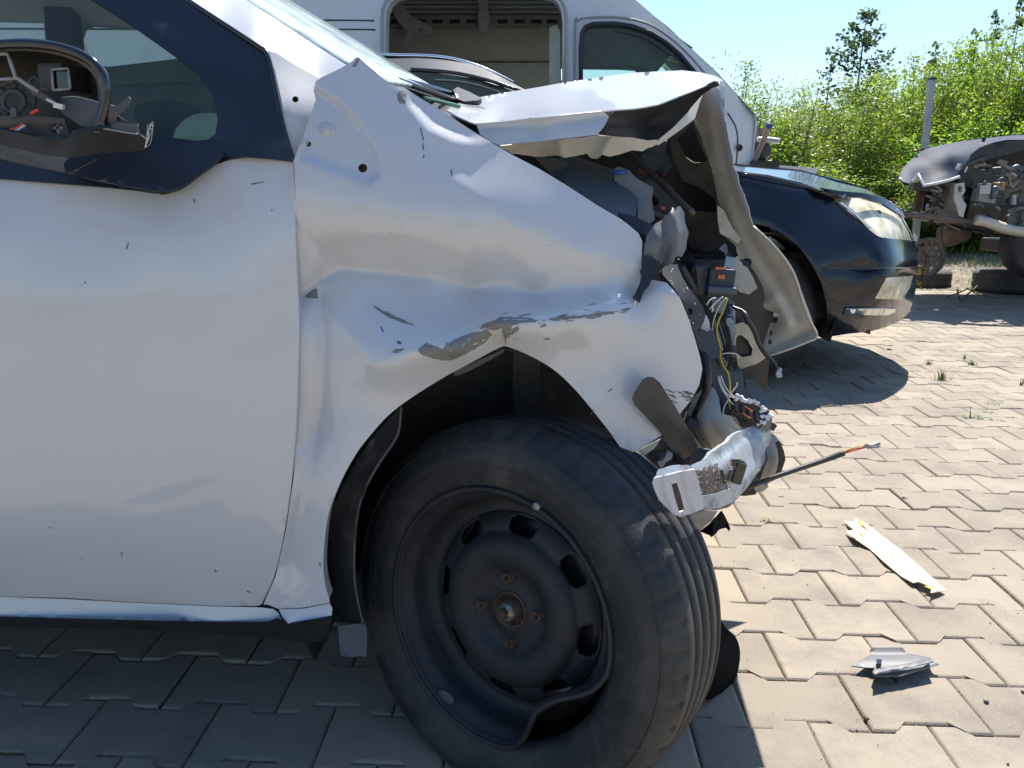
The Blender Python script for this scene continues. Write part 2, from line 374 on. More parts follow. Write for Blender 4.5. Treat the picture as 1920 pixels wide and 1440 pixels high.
def g2():       # crumbs lie in the joints
    x, y = cand[int(rng.integers(len(cand)))]
    if rng.random() < .45: px, py = x+PX/2+rng.normal(0, .0025), y+rng.uniform(-.075, .075)
    else: px, py = x+rng.uniform(-.1, .1), 0; py = y-PY_/2+(-AMP if abs(px-x) > .045 else AMP)+rng.normal(0, .003)
    return stone(px, py, -.0022, rng.uniform(.0008, .0024))
scatter('sand_crumbs', 9000, g2, CRUMB)
def g3():
    x, y = cand[int(rng.integers(len(cand)))]; return stone(x+rng.uniform(-.1, .1), y+rng.uniform(-.07, .07), .0006, rng.choice([.001, .0018, .0032], p=[.62, .3, .08]))
scatter('grit', 1800, g3, mat('dark grit', (.1, .085, .075), .9, ran=-.7))

# weeds between the pavers
GRASS = mat('weed green', (.13, .19, .035), .7, var=.3, scale=30, ran=-.25)
DRY = mat('dry grass', (.3, .27, .12), .8, var=.3, ran=-.3)
def blades(cx, cy, n, h, spread, lean=.6, wd=.0025, z0=0):
    V = []; Fc = []
    for _ in range(n):
        a = rng.uniform(0, 2*math.pi); r0 = abs(rng.normal(0, spread*.4)); bx, by = cx+r0*math.cos(a), cy+r0*math.sin(a)*.7
        a2 = a+rng.normal(0, .6); hh = h*rng.uniform(.4, 1.1); ln = hh*lean*rng.uniform(.2, 1.3); dx, dy = math.cos(a2), math.sin(a2)
        b = len(V); px, py = -dy*wd, dx*wd
        for t in (0, .5, 1):
            q = 1-t*.9; X = bx+dx*ln*t*t; Y = by+dy*ln*t*t; Z = z0-.003+hh*(t-.15*t*t)
            V += [(X-px*q, Y-py*q, Z), (X+px*q, Y+py*q, Z)]
        Fc += [(b, b+1, b+3, b+2), (b+2, b+3, b+5, b+4)]
    return V, Fc
def leaves(cx, cy, n, spread, s):
    V = []; Fc = []
    for _ in range(n):
        a = rng.uniform(0, 6.28); r0 = spread*math.sqrt(rng.uniform(0, 1)); x, y = cx+r0*math.cos(a), cy+.6*r0*math.sin(a); z = rng.uniform(.002, .25*spread+.006)
        d = rng.uniform(0, 6.28); L = s*rng.uniform(.6, 1.2); t = rng.uniform(-.3, .5); b = len(V)
        ex, ey = math.cos(d)*L, math.sin(d)*L
        V += [(x, y, z), (x+ex*.5-ey*.35, y+ey*.5+ex*.35, z+L*t*.6), (x+ex, y+ey, z+L*t), (x+ex*.5+ey*.35, y+ey*.5-ex*.35, z+L*t*.6)]; Fc.append((b, b+1, b+2, b+3))
    return V, Fc
for (u, v, kind, h, lab) in [
    (1765, 712, 'g', .085, 'tallest grass tuft on the paving, thin upright blades, right of the oval shadow'),
    (1741, 684, 'g', .04, 'low green grass tuft on the paving behind the tallest tuft'),
    (1823, 684, 'g', .04, 'flat pale grass tuft right of the other tufts on the sunlit paving'),
    (1808, 673, 'b', .045, 'few bent green blades leaning left just behind the flat pale tuft'),
    (1708, 706, 'l', .035, 'thin sparse weed at the tip of the oval car shadow'),
    (1863, 757, 'l', .04, 'leafy green weed in a joint near the right edge, behind the flower spike weed'),
    (1823, 784, 's', .05, 'small leafy weed with one dark upright spike'),
    (1853, 773, 'l', .03, 'row of tiny green weed sprouts along a joint'),
    (1914, 722, 'b', .05, 'yellow green weed at the right edge of the picture'),
    (1879, 790, 'l', .022, 'tiny green sprout right of the dark crumbs'),
    (1617, 762, 'l', .022, 'tiny sprout in the joint beside the tip of the sheathed cable'),
    (1436, 976, 'l', .018, 'tiny green moss plant in the joint near the front wheel'),
    (1433, 716, 'l', .06, 'green weed in the shade under the black estate car'),
    (1460, 720, 'l', .05, 'faint low weed in the shade right of the car wheel shadow')]:
    p = gp(u, v)
    if kind == 'g': V, Fc = blades(p.x, p.y, 46, h, h*.8, .7, .002)
    elif kind == 'b': V, Fc = blades(p.x, p.y, 9, h, .012, 1.2, .004)
    elif kind == 's': V, Fc = leaves(p.x, p.y, 34, .05, .014); V2, F2 = blades(p.x-.01, p.y, 4, .07, .003, .1, .003); Fc += [tuple(i+len(V) for i in f) for f in F2]; V += V2
    else: V, Fc = leaves(p.x, p.y, 30, h, max(.007, h*.28))
    o = mesh_obj('weed', V, Fc, GRASS, None, False); tag(o, lab, 'weed', 'weeds in the paving joints')
def g4():
    x = rng.uniform(2.6, 8); y = edge_y(x)+.3+rng.uniform(0, 1)**1.2*5
    if math.sin(x*2.3)+math.sin(y*1.9+x) < .1: return [], []
    return blades(x, y, 3, rng.uniform(.05, .2), .05, .6, .004)
scatter('dry_grass', 1500, g4, DRY)
scatter('verge_grass', 1100, g4, GRASS)

# litter on the paving
def gsheet(name, outline, m, hfun, step=10, thick=.001, **k):
    def D(u, v):
        u = np.asarray(u, float); v = np.asarray(v, float); d = ray(u, v); z = hfun(u, v); return d[..., 1]*((z-H)/d[..., 2])
    return panel(name, outline, D, m, None, step=step, thick=thick, **k)
pp = gsheet('foam_strip', [(1583, 977), (1602, 978), (1604, 971), (1625, 982), (1650, 1002), (1690, 1032), (1730, 1067), (1773, 1106), (1745, 1111), (1748, 1100), (1735, 1095), (1722, 1090), (1712, 1092), (1690, 1080), (1660, 1055), (1630, 1028), (1607, 1012), (1586, 996), (1602, 993)], PAPER,
    lambda u, v: .006+.006*np.sin((u-1583)/16.)**2+.012*np.exp(-((u-1735)/16)**2)+.008*np.exp(-((u-1600)/12)**2), 6, .003)
tag(pp, 'torn cream foam strip lying on the sunlit paving', 'scrap')
for nm, ol in (('tape', [(1604, 972), (1612, 975), (1633, 990), (1610, 983)]), ('tape', [(1733, 1099), (1750, 1096), (1749, 1106)]), ('tape', [(1600, 994), (1612, 997), (1625, 1006), (1612, 1002)]), ('tape', [(1665, 1037), (1672, 1040), (1678, 1050)])):
    t = gsheet(nm, ol, TAPE, lambda u, v: .0162+0*u, 6, .0004); t.parent = pp
FRAG = mat('grey trim fragment', (.115, .12, .13), .5, var=.1, dirt=(.16, .14, .12), damt=.3, dscale=30)
gf = gsheet('plastic_fragment', [(1597, 1248), (1615, 1236), (1634, 1228), (1632, 1219), (1640, 1212), (1690, 1212), (1700, 1224), (1745, 1233), (1752, 1241), (1761, 1246), (1720, 1256), (1690, 1266), (1660, 1270), (1643, 1268), (1636, 1260), (1640, 1252), (1618, 1251)], FRAG,
    lambda u, v: .012+.010*np.clip((v-1225)/30, 0, 1)+.004*np.sin(v/4.), 7, .003)
tag(gf, 'broken grey plastic trim fragment lying on the paving', 'debris')
h_ = gsheet('clip', [(1643, 1236), (1653, 1236), (1653, 1245), (1644, 1245)], GLOSSB, lambda u, v: .027+0*u, 6, .004); h_.parent = gf
h_ = gsheet('rolled_edge', [(1640, 1255), (1700, 1244), (1743, 1233), (1751, 1240), (1700, 1253), (1662, 1263), (1640, 1264)], FRAG, lambda u, v: .03+.006*np.sin((v-1233-(1750-u)*.2)/4.), 5, .002); h_.parent = gf
def lump(name, u, v, s, m, label, cat, flat_=.5, n=14):
    p = gp(u, v, 0); bm = bmesh.new(); bmesh.ops.create_icosphere(bm, subdivisions=2, radius=s)
    for q in bm.verts: q.co = q.co*(1+.35*math.sin(q.co.x*900*s/.01*.1+q.index)*.6); q.co.z = max(q.co.z*flat_, -s*.2)
    me = bpy.data.meshes.new(name); bm.to_mesh(me); bm.free(); me.materials.append(m); o = bpy.data.objects.new(name, me); C.objects.link(o); o.location = (p.x, p.y, s*.2); return tag(o, label, cat)
lump('dirt_lump', 1697, 935, .009, DARKG, 'dark crumb of dirt on the paving above the cream foam strip', 'debris')
lump('dirt_lump', 1691, 926, .005, DARKG, 'smaller dark crumb just behind the bigger crumb above the foam strip', 'debris')
lump('leaf_scrap', 1625, 1347, .005, RUST, 'small reddish dried scrap in a joint at the bottom right', 'debris')
lump('dirt_lump', 1859, 788, .008, DARKG, 'dark crumb beside the spiked weed near the right edge', 'debris')
lump('dirt_lump', 1668, 656, .014, DARKG, 'dark pebble on the far sunlit paving beyond the oval shadow', 'debris')
o = gsheet('plastic_sliver', [(1843, 1310), (1848, 1313), (1855, 1314), (1854, 1317), (1847, 1316)], GLOSSB, lambda u, v: .003+0*u, 4, .002); tag(o, 'short black plastic sliver on the paving at the bottom right', 'debris')
o = gsheet('plastic_sliver', [(1914, 1293), (1919, 1295), (1922, 1299), (1916, 1297)], GLOSSB, lambda u, v: .003+0*u, 4, .002); tag(o, 'black sliver at the right edge above the bottom corner', 'debris')
o = lathe('washer', [(.0035, 0), (.0035, .0015), (.007, .0015), (.007, 0), (.0035, 0)], BOLT, None, 20, Matrix.Translation(gp(1465, 930, .0005))); tag(o, 'round steel washer lying on the paving near the bumper bracket', 'washer')
o = tube('twig', [gp(1757, 693, .01), gp(1680, 700, .008), gp(1662, 691, .01)][::-1][:2]+[gp(1695, 700, .006)], .003, DARKG, None, 6); tag(o, 'thin dark stick at the upper rim of the oval shadow', 'twig')

# ================================================================== the damaged white hatchback
car = thing('damaged_hatchback', 'white hatchback with crushed front wing, folded bonnet and missing front bumper', 'car', (-.6, 1.9, 0))
# --- front wing
FP = [(672, 107, 1.228), (735, 160, 1.222), (850, 222, 1.222), (905, 258, 1.223), (1010, 315, 1.226), (1120, 385, 1.24), (1197, 437, 1.253),
 (600, 150, 1.205), (640, 200, 1.19), (760, 240, 1.196), (850, 300, 1.193), (960, 345, 1.199), (1060, 400, 1.213), (1140, 450, 1.229),
 (560, 290, 1.16), (660, 350, 1.152), (760, 330, 1.166), (860, 390, 1.163), (980, 430, 1.181), (1100, 480, 1.209), (1195, 500, 1.240),
 (560, 400, 1.146), (650, 430, 1.15), (760, 440, 1.154), (870, 480, 1.172), (1000, 520, 1.200), (1100, 545, 1.214), (1190, 545, 1.232), (1240, 530, 1.234),
 (575, 545, 1.162), (640, 505, 1.175), (760, 515, 1.188), (900, 545, 1.202), (1000, 555, 1.208),
 (600, 600, 1.15), (660, 610, 1.148), (760, 600, 1.155), (860, 600, 1.160), (940, 585, 1.158), (1040, 578, 1.176),
 (700, 680, 1.126), (780, 660, 1.120), (850, 650, 1.120), (935, 602, 1.132), (1000, 597, 1.144), (1080, 592, 1.166), (1150, 575, 1.190), (1250, 545, 1.222), (1300, 600, 1.232),
 (700, 760, 1.138), (780, 715, 1.142), (860, 690, 1.152), (945, 648, 1.162), (1010, 680, 1.176), (1060, 650, 1.178), (1150, 650, 1.194), (1250, 650, 1.214), (1310, 700, 1.236), (1110, 765, 1.183), (1200, 760, 1.20), (1170, 845, 1.19), (1240, 815, 1.208),
 (575, 700, 1.146), (600, 800, 1.15), (655, 800, 1.130), (620, 900, 1.13), (560, 900, 1.135), (590, 1000, 1.14), (540, 1000, 1.14), (510, 1100, 1.155), (600, 1100, 1.15), (640, 870, 1.13)]
base = tps(FP)
FD = add(base,
 ridge([(700, 690), (745, 672), (800, 655), (850, 652), (890, 628), (935, 601), (1000, 597), (1080, 592), (1150, 574), (1240, 545), (1275, 560)], -.008, 34, 22, 2),
 ridge([(570, 550), (600, 520), (640, 505), (760, 513), (900, 543), (1000, 553), (1110, 548), (1190, 543)], .009, 26, 34, 2.5),
 ridge([(935, 585), (943, 620), (947, 650)], -.006, 16, 16, 2.5),
 ridge([(600, 560), (604, 640), (600, 760), (575, 900), (545, 1060)], .021, 20, 40, 3),
 ridge([(566, 556), (600, 525), (640, 505), (700, 508), (780, 520)], .010, 16, 34, 2),
 ridge([(556, 420), (600, 470), (650, 502)], .006, 34, 26, 3),
 ridge([(600, 570), (680, 650), (705, 685)], -.006, 16, 30, 3),
 ridge([(640, 520), (700, 600), (735, 690)], -.006, 24, 34, 3),
 ridge([(690, 690), (665, 740), (655, 800)], .004, 22, 30, 6),
 ridge([(760, 250), (840, 330), (960, 415), (1100, 480), (1200, 500)], -.005, 60, 40, 4),
 ridge([(745, 172), (770, 205), (800, 245), (850, 268), (895, 272)], -.007, 16, 30, 5),      # pressed groove by the bonnet edge
 ridge([(775, 190), (820, 228), (880, 255)], .005, 14, 14, 4),
 ridge([(1080, 590), (1140, 680), (1190, 760)], -.003, 40, 40, 6),
 ridge([(860, 700), (935, 665)], .004, 18, 12, 4))
_tri = [(590, 158), (640, 190), (685, 240), (712, 295), (716, 330), (695, 348), (640, 328), (560, 298), (572, 240)]
def recess(u, v):
    u = np.asarray(u, float); v = np.asarray(v, float); ins = inpoly(u, v, _tri); d, _ = segdist(u, v, _tri[0:8]); t = np.clip(d/11, 0, 1); return np.where(ins, .010*t*t*(3-2*t), 0)
FD2 = add(FD, recess)
wing_out = [(672, 107), (686, 121), (700, 135), (720, 150), (735, 160), (757, 164), (790, 185), (850, 222), (905, 258), (960, 290), (1010, 316), (1060, 346), (1120, 385), (1165, 411), (1197, 437), (1204, 452), (1203, 490), (1201, 525), (1225, 525), (1250, 530), (1275, 558), (1292, 600), (1303, 635), (1313, 670), (1317, 692), (1311, 722), (1296, 750), (1278, 772), (1262, 798), (1240, 816), (1210, 836), (1176, 852), (1165, 842), (1140, 805), (1110, 767), (1085, 737), (1060, 711), (1035, 690), (1005, 672), (975, 658), (945, 648),
 (915, 662), (880, 681), (850, 697), (820, 714), (785, 736), (750, 760), (722, 784), (698, 811), (676, 838), (657, 868), (641, 898), (629, 925), (618, 955), (611, 990), (607, 1030), (606, 1065), (609, 1095), (617, 1122), (618, 1130), (570, 1139), (525, 1143), (503, 1134), (494, 1133), (517, 1080), (537, 990), (550, 900), (558, 800), (562, 700), (564, 600), (560, 500), (556, 400), (553, 330), (551, 300), (557, 285), (566, 268), (573, 240), (586, 205), (592, 186), (588, 170), (592, 152), (605, 144), (622, 136), (640, 127), (655, 119), (666, 109)]
def circ2(u, v, r, n=14, e=1.0): return [(u+r*math.cos(2*math.pi*k/n), v+r*e*math.sin(2*math.pi*k/n)) for k in range(n)]
wing = panel('front_wing', wing_out, FD2, WHITE, car, step=8, thick=.0014, holes=[circ2(680, 315, 8.5), circ2(578, 270, 5.5)])
def on_wing(name, ol, m, off=.0007, step=6, jag=.6, par_=None):
    return panel(name, ol, lambda u, v: FD2(u, v)-off, m, par_ or wing, step=step, thick=0, jag=jag)
# scraped paint and lip
for ol in ([(783, 655), (790, 648), (800, 642), (812, 648), (830, 655), (838, 645), (858, 633), (885, 624), (915, 620), (922, 627), (912, 640), (890, 655), (866, 668), (838, 677), (810, 673), (790, 664)],
           [(900, 617), (905, 609), (922, 602), (934, 597), (938, 594), (960, 594), (990, 596), (1012, 600), (1005, 604), (980, 605), (962, 610), (958, 617), (972, 612), (974, 618), (960, 628), (948, 638), (944, 630), (941, 616), (925, 620), (910, 614)],
           [(1028, 599), (1050, 592), (1066, 593), (1100, 591), (1128, 585), (1150, 583), (1152, 588), (1130, 592), (1112, 598), (1100, 595), (1070, 598), (1045, 602)],
           [(1162, 581), (1178, 577), (1188, 578), (1170, 585)], [(700, 572), (716, 580), (745, 595), (776, 609), (760, 606), (730, 595), (708, 581)],
           [(735, 660), (742, 654), (758, 653), (752, 659), (740, 662)], [(1012, 613), (1022, 606), (1026, 611), (1016, 615)], [(572, 556), (590, 541), (594, 543), (597, 559), (590, 560), (575, 557)],
           [(1018, 634), (1030, 635), (1032, 637), (1020, 637)], [(660, 124), (668, 112), (674, 108), (671, 120), (664, 126)], [(745, 178), (750, 170), (757, 168), (763, 175), (760, 195), (748, 192)]):
    on_wing('paint_scrape', ol, PRIMER)
for (u, v) in ((694, 128), (742, 196)): pass
for ol in ([(744, 639), (752, 641), (753, 645), (746, 645)], ): on_wing('blue_mark', ol, BLUEP, step=4, jag=0)
for (a, b) in (((788, 240), (794, 263)), ((793, 268), (794, 280)), ((846, 318), (848, 330)), ((714, 612), (719, 622)), ((1108, 778), (1113, 768)), ((1140, 735), (1150, 728)), ((795, 290), (794, 296))):
    w_ = 1.0; on_wing('scratch', [(a[0]-w_, a[1]), (a[0]+w_, a[1]), (b[0]+w_, b[1]), (b[0]-w_, b[1])], BLUEP if a[0] in (788, 793, 714) else DARKG, step=5, jag=.2)
for k in range(9):
    u0 = 1240+rng.uniform(-5, 45); v0 = 720+rng.uniform(-8, 30); on_wing('rust_scratch', [(u0, v0), (u0+12, v0+3), (u0+22, v0+8), (u0+20, v0+9), (u0+10, v0+4.3)], RUST, step=8, jag=.3)
for k in range(34):      # directional scoring beside the scraped crease
    t = rng.uniform(0, 1); cu = 800+380*t; cv = float(np.interp(cu, [800, 850, 935, 1000, 1150, 1190], [655, 648, 602, 598, 577, 570]))+rng.normal(2, 7); sl = -.45 if cu < 935 else -.12; L1 = rng.uniform(5, 22)
    on_wing('scratch', [(cu, cv), (cu+L1*.5, cv+sl*L1*.5-.9), (cu+L1, cv+sl*L1), (cu+L1*.5, cv+sl*L1*.5+.9)], PRIMER, step=12, jag=.3)
for k in range(9):
    cu, cv = rng.uniform(700, 1290), rng.uniform(560, 820)
    if inpoly(np.array([cu]), np.array([cv]), wing_out)[0] and cv < 760+0*cu: r1 = rng.uniform(.7, 1.6); on_wing('paint_chip', [(cu-r1, cv), (cu, cv-r1*.7), (cu+r1*1.4, cv), (cu, cv+r1*.8)], DARKG, step=8, jag=.2)
tube('crease_line', [pt(u, v, float(FD2(u, v))-.0004) for u, v in ((943, 600), (945, 622), (948, 645))], .0006, PRIMER, wing, 6)
# rolled edges of the wing: door gap side and wheel-arch lip
lip = [(1176, 850), (1140, 805), (1110, 767), (1085, 737), (1060, 711), (1035, 690), (1005, 672), (975, 658), (945, 648), (915, 662), (880, 681), (850, 697), (820, 714), (785, 736), (750, 760), (722, 784), (698, 811), (676, 838), (657, 868), (641, 898), (629, 925), (618, 955), (611, 990), (607, 1030), (606, 1065), (609, 1095), (617, 1122)]
def sharp(o):
    bm = bmesh.new(); bm.from_mesh(o.data)
    for e in bm.edges:
        if e.is_boundary: e.smooth = False
    bm.to_mesh(o.data); bm.free()
def strip3(name, A, B, m, parent, thick=.001):
    n = len(A); V = [*A, *B]; Fc = [(i, i+1, n+i+1, n+i) for i in range(n-1)]; o = mesh_obj(name, V, Fc, m, parent); sharp(o)
    if thick: s = o.modifiers.new('t', 'SOLIDIFY'); s.thickness = thick; s.offset = 0
    return o
L_ = resample(lip, 10)[:-60] if False else smooth_line(lip, 2, False)
LA = [pt(u, v, float(FD2(u, v))+.0006) for u, v in L_]
strip3('arch_lip', LA, [p+Vector((0, .022, .002)) for p in LA], WHITE2, wing)
te = [(672, 108), (735, 161), (790, 186), (850, 223), (905, 259), (960, 291), (1010, 317), (1060, 347), (1120, 386), (1165, 412), (1197, 438)]
TA = [pt(u, v, float(FD2(u, v))+.0004) for u, v in smooth_line(te, 3, False)]
strip3('top_flange', TA, [p+Vector((.004, .03, -.012)) for p in TA], WHITE2, wing)
panel('lower_corner_flap', [(1190, 848), (1240, 822), (1228, 840), (1205, 856), (1193, 857)], flat(1.212), INNER, wing, step=10)
disc('wing_bolt', 611, 247, float(FD2(611, 247))-.003, .0085, .006, WHITE2, wing, seg=6)
disc('bolt_washer', 611, 247, float(FD2(611, 247))-.0008, .0125, .003, WHITE2, wing, seg=18)
# dark cavities seen through the holes
panel('hole_backing', circ2(680, 315, 20), flat(1.2), BLACKP, car, thick=0); panel('hole_backing', circ2(578, 270, 12), flat(1.2), BLACKP, car, thick=0)
# body between the door and the wing
panel('hinge_pillar', [(498, 92), (520, 100), (560, 125), (600, 148), (612, 165), (600, 205), (585, 250), (572, 285), (580, 330), (582, 600), (575, 900), (540, 1120), (500, 1130), (480, 1080), (525, 800), (535, 400), (536, 250), (528, 190), (515, 130)], tps([(500, 100, 1.235), (600, 150, 1.25), (540, 200, 1.195), (590, 210, 1.215), (555, 300, 1.185), (555, 600, 1.18), (545, 900, 1.175), (510, 1120, 1.18)]), WHITE2, car, step=12, holes=[circ2(554, 186, 6)])
panel('hole_backing', circ2(554, 186, 14), flat(1.24), BLACKP, car, thick=0)
# --- A pillar, roof edge
panel('windscreen_pillar', [(-300, -560), (-160, -560), (20, -370), (200, -200), (345, -75), (462, 0), (540, 52), (600, 90), (650, 122), (668, 135), (620, 165), (590, 165), (560, 128), (505, 103), (480, 84), (345, -8), (200, -105), (60, -210), (-120, -350)],
 tps([(345, -75, 1.40), (462, 0, 1.34), (540, 52, 1.315), (650, 122, 1.29), (600, 160, 1.25), (505, 103, 1.235), (420, 45, 1.27), (345, -8, 1.29), (200, -200, 1.48), (60, -210, 1.42), (-160, -560, 1.72), (-300, -560, 1.68), (480, 40, 1.275)]), WHITE, car, step=14, thick=.002)
# --- door
dpts = [(-400, 330, 1.168), (0, 338, 1.160), (150, 350, 1.158), (300, 362, 1.156), (420, 305, 1.162), (548, 305, 1.166),
 (-400, 430, 1.136), (0, 430, 1.13), (300, 440, 1.128), (520, 420, 1.140), (-400, 545, 1.122), (0, 545, 1.116), (150, 545, 1.115), (300, 548, 1.116), (450, 555, 1.123), (545, 560, 1.139),
 (-400, 700, 1.118), (0, 700, 1.112), (300, 700, 1.113), (470, 700, 1.121), (555, 700, 1.138), (-400, 850, 1.120), (0, 850, 1.114), (300, 850, 1.116), (480, 850, 1.126), (548, 880, 1.140),
 (-400, 1000, 1.132), (0, 1000, 1.127), (250, 1000, 1.128), (420, 980, 1.134), (530, 1000, 1.146), (-400, 1110, 1.165), (0, 1112, 1.160), (250, 1118, 1.160), (490, 1130, 1.166), (400, 1060, 1.148), (100, 1060, 1.143)]
DD = add(tps(dpts), ridge([(-400, 540), (0, 543), (300, 545), (540, 552)], -.0012, 70, 30, 8), ridge([(549, 330), (556, 450), (562, 560), (561, 700), (552, 860), (536, 980)], .0025, 10, 10, 3),
         ridge([(500, 400), (530, 470), (535, 620)], .001, 40, 30, 12), ridge([(-60, 1050), (150, 1053), (280, 1040), (370, 975), (430, 945)], .0010, 34, 20, 5))
door_out = [(548, 303), (551, 330), (553, 400), (556, 500), (561, 600), (559, 700), (555, 800), (547, 900), (534, 990), (525, 1035), (514, 1080), (502, 1110), (490, 1133), (480, 1137), (400, 1136), (250, 1129), (120, 1121), (0, 1118), (-450, 1105), (-450, 318), (-250, 326), (0, 335), (100, 343), (200, 351), (250, 356), (285, 361), (312, 362), (335, 355), (352, 345), (380, 325), (400, 311), (430, 298), (460, 294), (500, 297)]
door = panel('front_door', door_out, DD, WHITE, car, step=13, thick=.0018)
de = [(548, 303), (553, 400), (556, 500), (561, 600), (559, 700), (555, 800), (547, 900), (534, 990), (514, 1080), (490, 1133)]
DA = [pt(u, v, float(DD(u, v))+.0003) for u, v in smooth_line(de, 3, False)]
strip3('door_edge', DA, [p+Vector((-.002, .025, 0)) for p in DA], WHITE2, door)
for (u, v, L, a) in ((484, 343, 12, -10), (364, 377, 4, 80), (239, 460, 7, -70), (405, 1071, 3, 10), (466, 1110, 4, 30), (160, 530, 2, 0), (510, 395, 2, 40), (95, 990, 2, 0)):
    c, s = math.cos(math.radians(a)), math.sin(math.radians(a)); w_ = 1.2
    panel('paint_chip', [(u-L*c+w_*s, v-L*s-w_*c), (u+L*c+.4*s, v+L*s-.4*c), (u+L*c-.4*s, v+L*s+.4*c), (u-L*c-w_*s, v-L*s+w_*c)], lambda a_, b_: DD(a_, b_)-.0006, DARKG, door, step=6, thick=0)
# --- sill
sill_o = [(-450, 1106), (0, 1119), (120, 1123), (250, 1130), (400, 1137), (490, 1139), (512, 1142), (522, 1149), (528, 1162), (480, 1166), (400, 1166), (250, 1163), (0, 1156), (-450, 1140)]
panel('sill', sill_o, linv(1118, 1.168, 1165, 1.156), WHITE, car, step=14)
panel('sill_end', [(523, 1143), (570, 1141), (618, 1131), (623, 1140), (622, 1154), (580, 1162), (540, 1169), (530, 1158)], linv(1131, 1.160, 1168, 1.146), WHITE, car, step=10)
panel('sill_trim', [(-450, 1141), (0, 1157), (250, 1164), (400, 1167), (500, 1167), (520, 1160), (540, 1170), (622, 1156), (618, 1180), (606, 1203), (560, 1203), (500, 1196), (400, 1187), (200, 1179), (0, 1175), (-450, 1160)], tps([(-450, 1141, 1.158), (0, 1157, 1.152), (400, 1167, 1.152), (620, 1157, 1.15), (-450, 1160, 1.19), (0, 1175, 1.185), (300, 1183, 1.185), (600, 1203, 1.18), (300, 1174, 1.155)]), BLACKP, car, step=12)
panel('underbody', [(-450, 1150), (620, 1190), (700, 1190), (700, 1150), (620, 1100), (-450, 1100)], linv(1100, 1.2, 1190, 1.75), BLACKP, car, step=60)
# --- wheel arch liner
box('arch_liner_wall', (-.12, 1.56, .52), (.70, .02, .62), BLACKP, car)
V = []; Fc = []; n = 26
for i in range(n+1):
    a = math.pi*(.30+.85*i/n); r = .385; x = -.06+r*math.cos(a)*.93; z = .30+r*math.sin(a)
    V += [(x, 1.235, z), (x, 1.56, z)]
for i in range(n): Fc.append((2*i, 2*i+1, 2*i+3, 2*i+2))
o = mesh_obj('arch_liner', V, Fc, BLACKP, car); s_ = o.modifiers.new('t', 'SOLIDIFY'); s_.thickness = .004
panel('liner_edge', [(752, 762), (748, 800), (742, 822), (712, 866), (690, 903), (675, 940), (668, 975), (665, 1020), (664, 1060), (667, 1105), (673, 1140), (680, 1168), (680, 1172), (660, 1170), (640, 1150), (625, 1130), (612, 1095), (610, 1065), (611, 1030), (615, 990), (623, 955), (640, 915), (665, 868), (700, 818), (725, 790)], tps([(752, 762, 1.18), (740, 822, 1.165), (690, 903, 1.16), (665, 1020, 1.16), (680, 1170, 1.17), (700, 818, 1.22), (640, 915, 1.21), (612, 1060, 1.21), (640, 1150, 1.21)]), BLACKP, car, step=12)
ptube('liner_bead', [(752, 762), (749, 800), (741, 824), (712, 867), (691, 903), (676, 940), (669, 975), (665, 1020), (664, 1060), (667, 1105), (674, 1140), (682, 1170)], 1.162, .0022, DARKG, car, seg=6)
panel('liner_tab', [(634, 1174), (648, 1172), (684, 1168), (688, 1180), (687, 1232), (675, 1230), (660, 1232), (640, 1230), (636, 1205)], linv(1170, 1.17, 1232, 1.15), DARKG, car, step=10)
panel('liner_strip', [(850, 695), (870, 688), (905, 672), (945, 655), (945, 660), (910, 680), (875, 698), (853, 706)], flat(1.20), DARKG, car, step=10)
box('inner_arch_block', (.02, 1.75, .55), (.9, .3, .5), BLACKP, car, bev=.03)

# --- front wheel, turned towards the camera and leaning
az, el = -.5725, .1007
nn = Vector((math.sin(az)*math.cos(el), -math.cos(az)*math.cos(el), math.sin(el)))
ax = Vector((0, 0, 1)).cross(nn).normalized(); ay = nn.cross(ax)
WC = Vector((-.0607, 1.1321, .2753))
WM = Matrix(((ax.x, ay.x, nn.x, WC.x), (ax.y, ay.y, nn.y, WC.y), (ax.z, ay.z, nn.z, WC.z), (0, 0, 0, 1)))
wheel = bpy.data.objects.new('front_wheel', None); C.objects.link(wheel); par(wheel, car); wheel['base'] = (0, 0, 0)
wheel.matrix_parent_inverse = Matrix.Translation(-Vector(car['base'])); wheel.empty_display_size = .1
def to_world(q): return WM @ q
prof = [(.197, -.016), (.203, -.004), (.212, .002), (.232, .010), (.252, .012), (.262, .0125), (.264, .0115), (.275, .009), (.288, .001), (.296, -.008), (.302, -.018), (.3055, -.030)]
def groove(z): return [(.3085, z+.0035), (.3015, z+.0028), (.3015, z-.0028), (.3085, z-.0035)]
prof += [(.3075, -.034)]+groove(-.055)+[(.3095, -.07)]+groove(-.083)+[(.3095, -.1)]+groove(-.112)+groove(-.14)+[(.3075, -.155), (.303, -.168), (.292, -.18), (.27, -.188), (.235, -.186), (.205, -.176), (.19, -.17)]
SEG = 288
def wt(q, a, i, j):
    r, z = math.hypot(q.x, q.y), q.z
    if 8 <= j <= 11 and (i % 6) == 0: q = Vector((q.x*(1-.011), q.y*(1-.011), q.z-.001))     # shoulder slits
    if 6 <= j <= 7 and (i//6) % 2: q = q*1.0
    return q
tyre = lathe('tyre', prof, RUBBER, wheel, SEG, WM, warp=wt)
for vtx in tyre.data.vertices:
    if vtx.co.z < .004:
        d = .004-vtx.co.z; vtx.co.z = .001+.1*(.004-d)*0; 
# sidewall bead lines
for rr, zz in ((.2455, .0118), (.283, .0052)):
    lathe('sidewall_rib', [(rr-.0012, zz-.001), (rr, zz+.0012), (rr+.0012, zz-.001)], RUBBER, wheel, 120, WM)
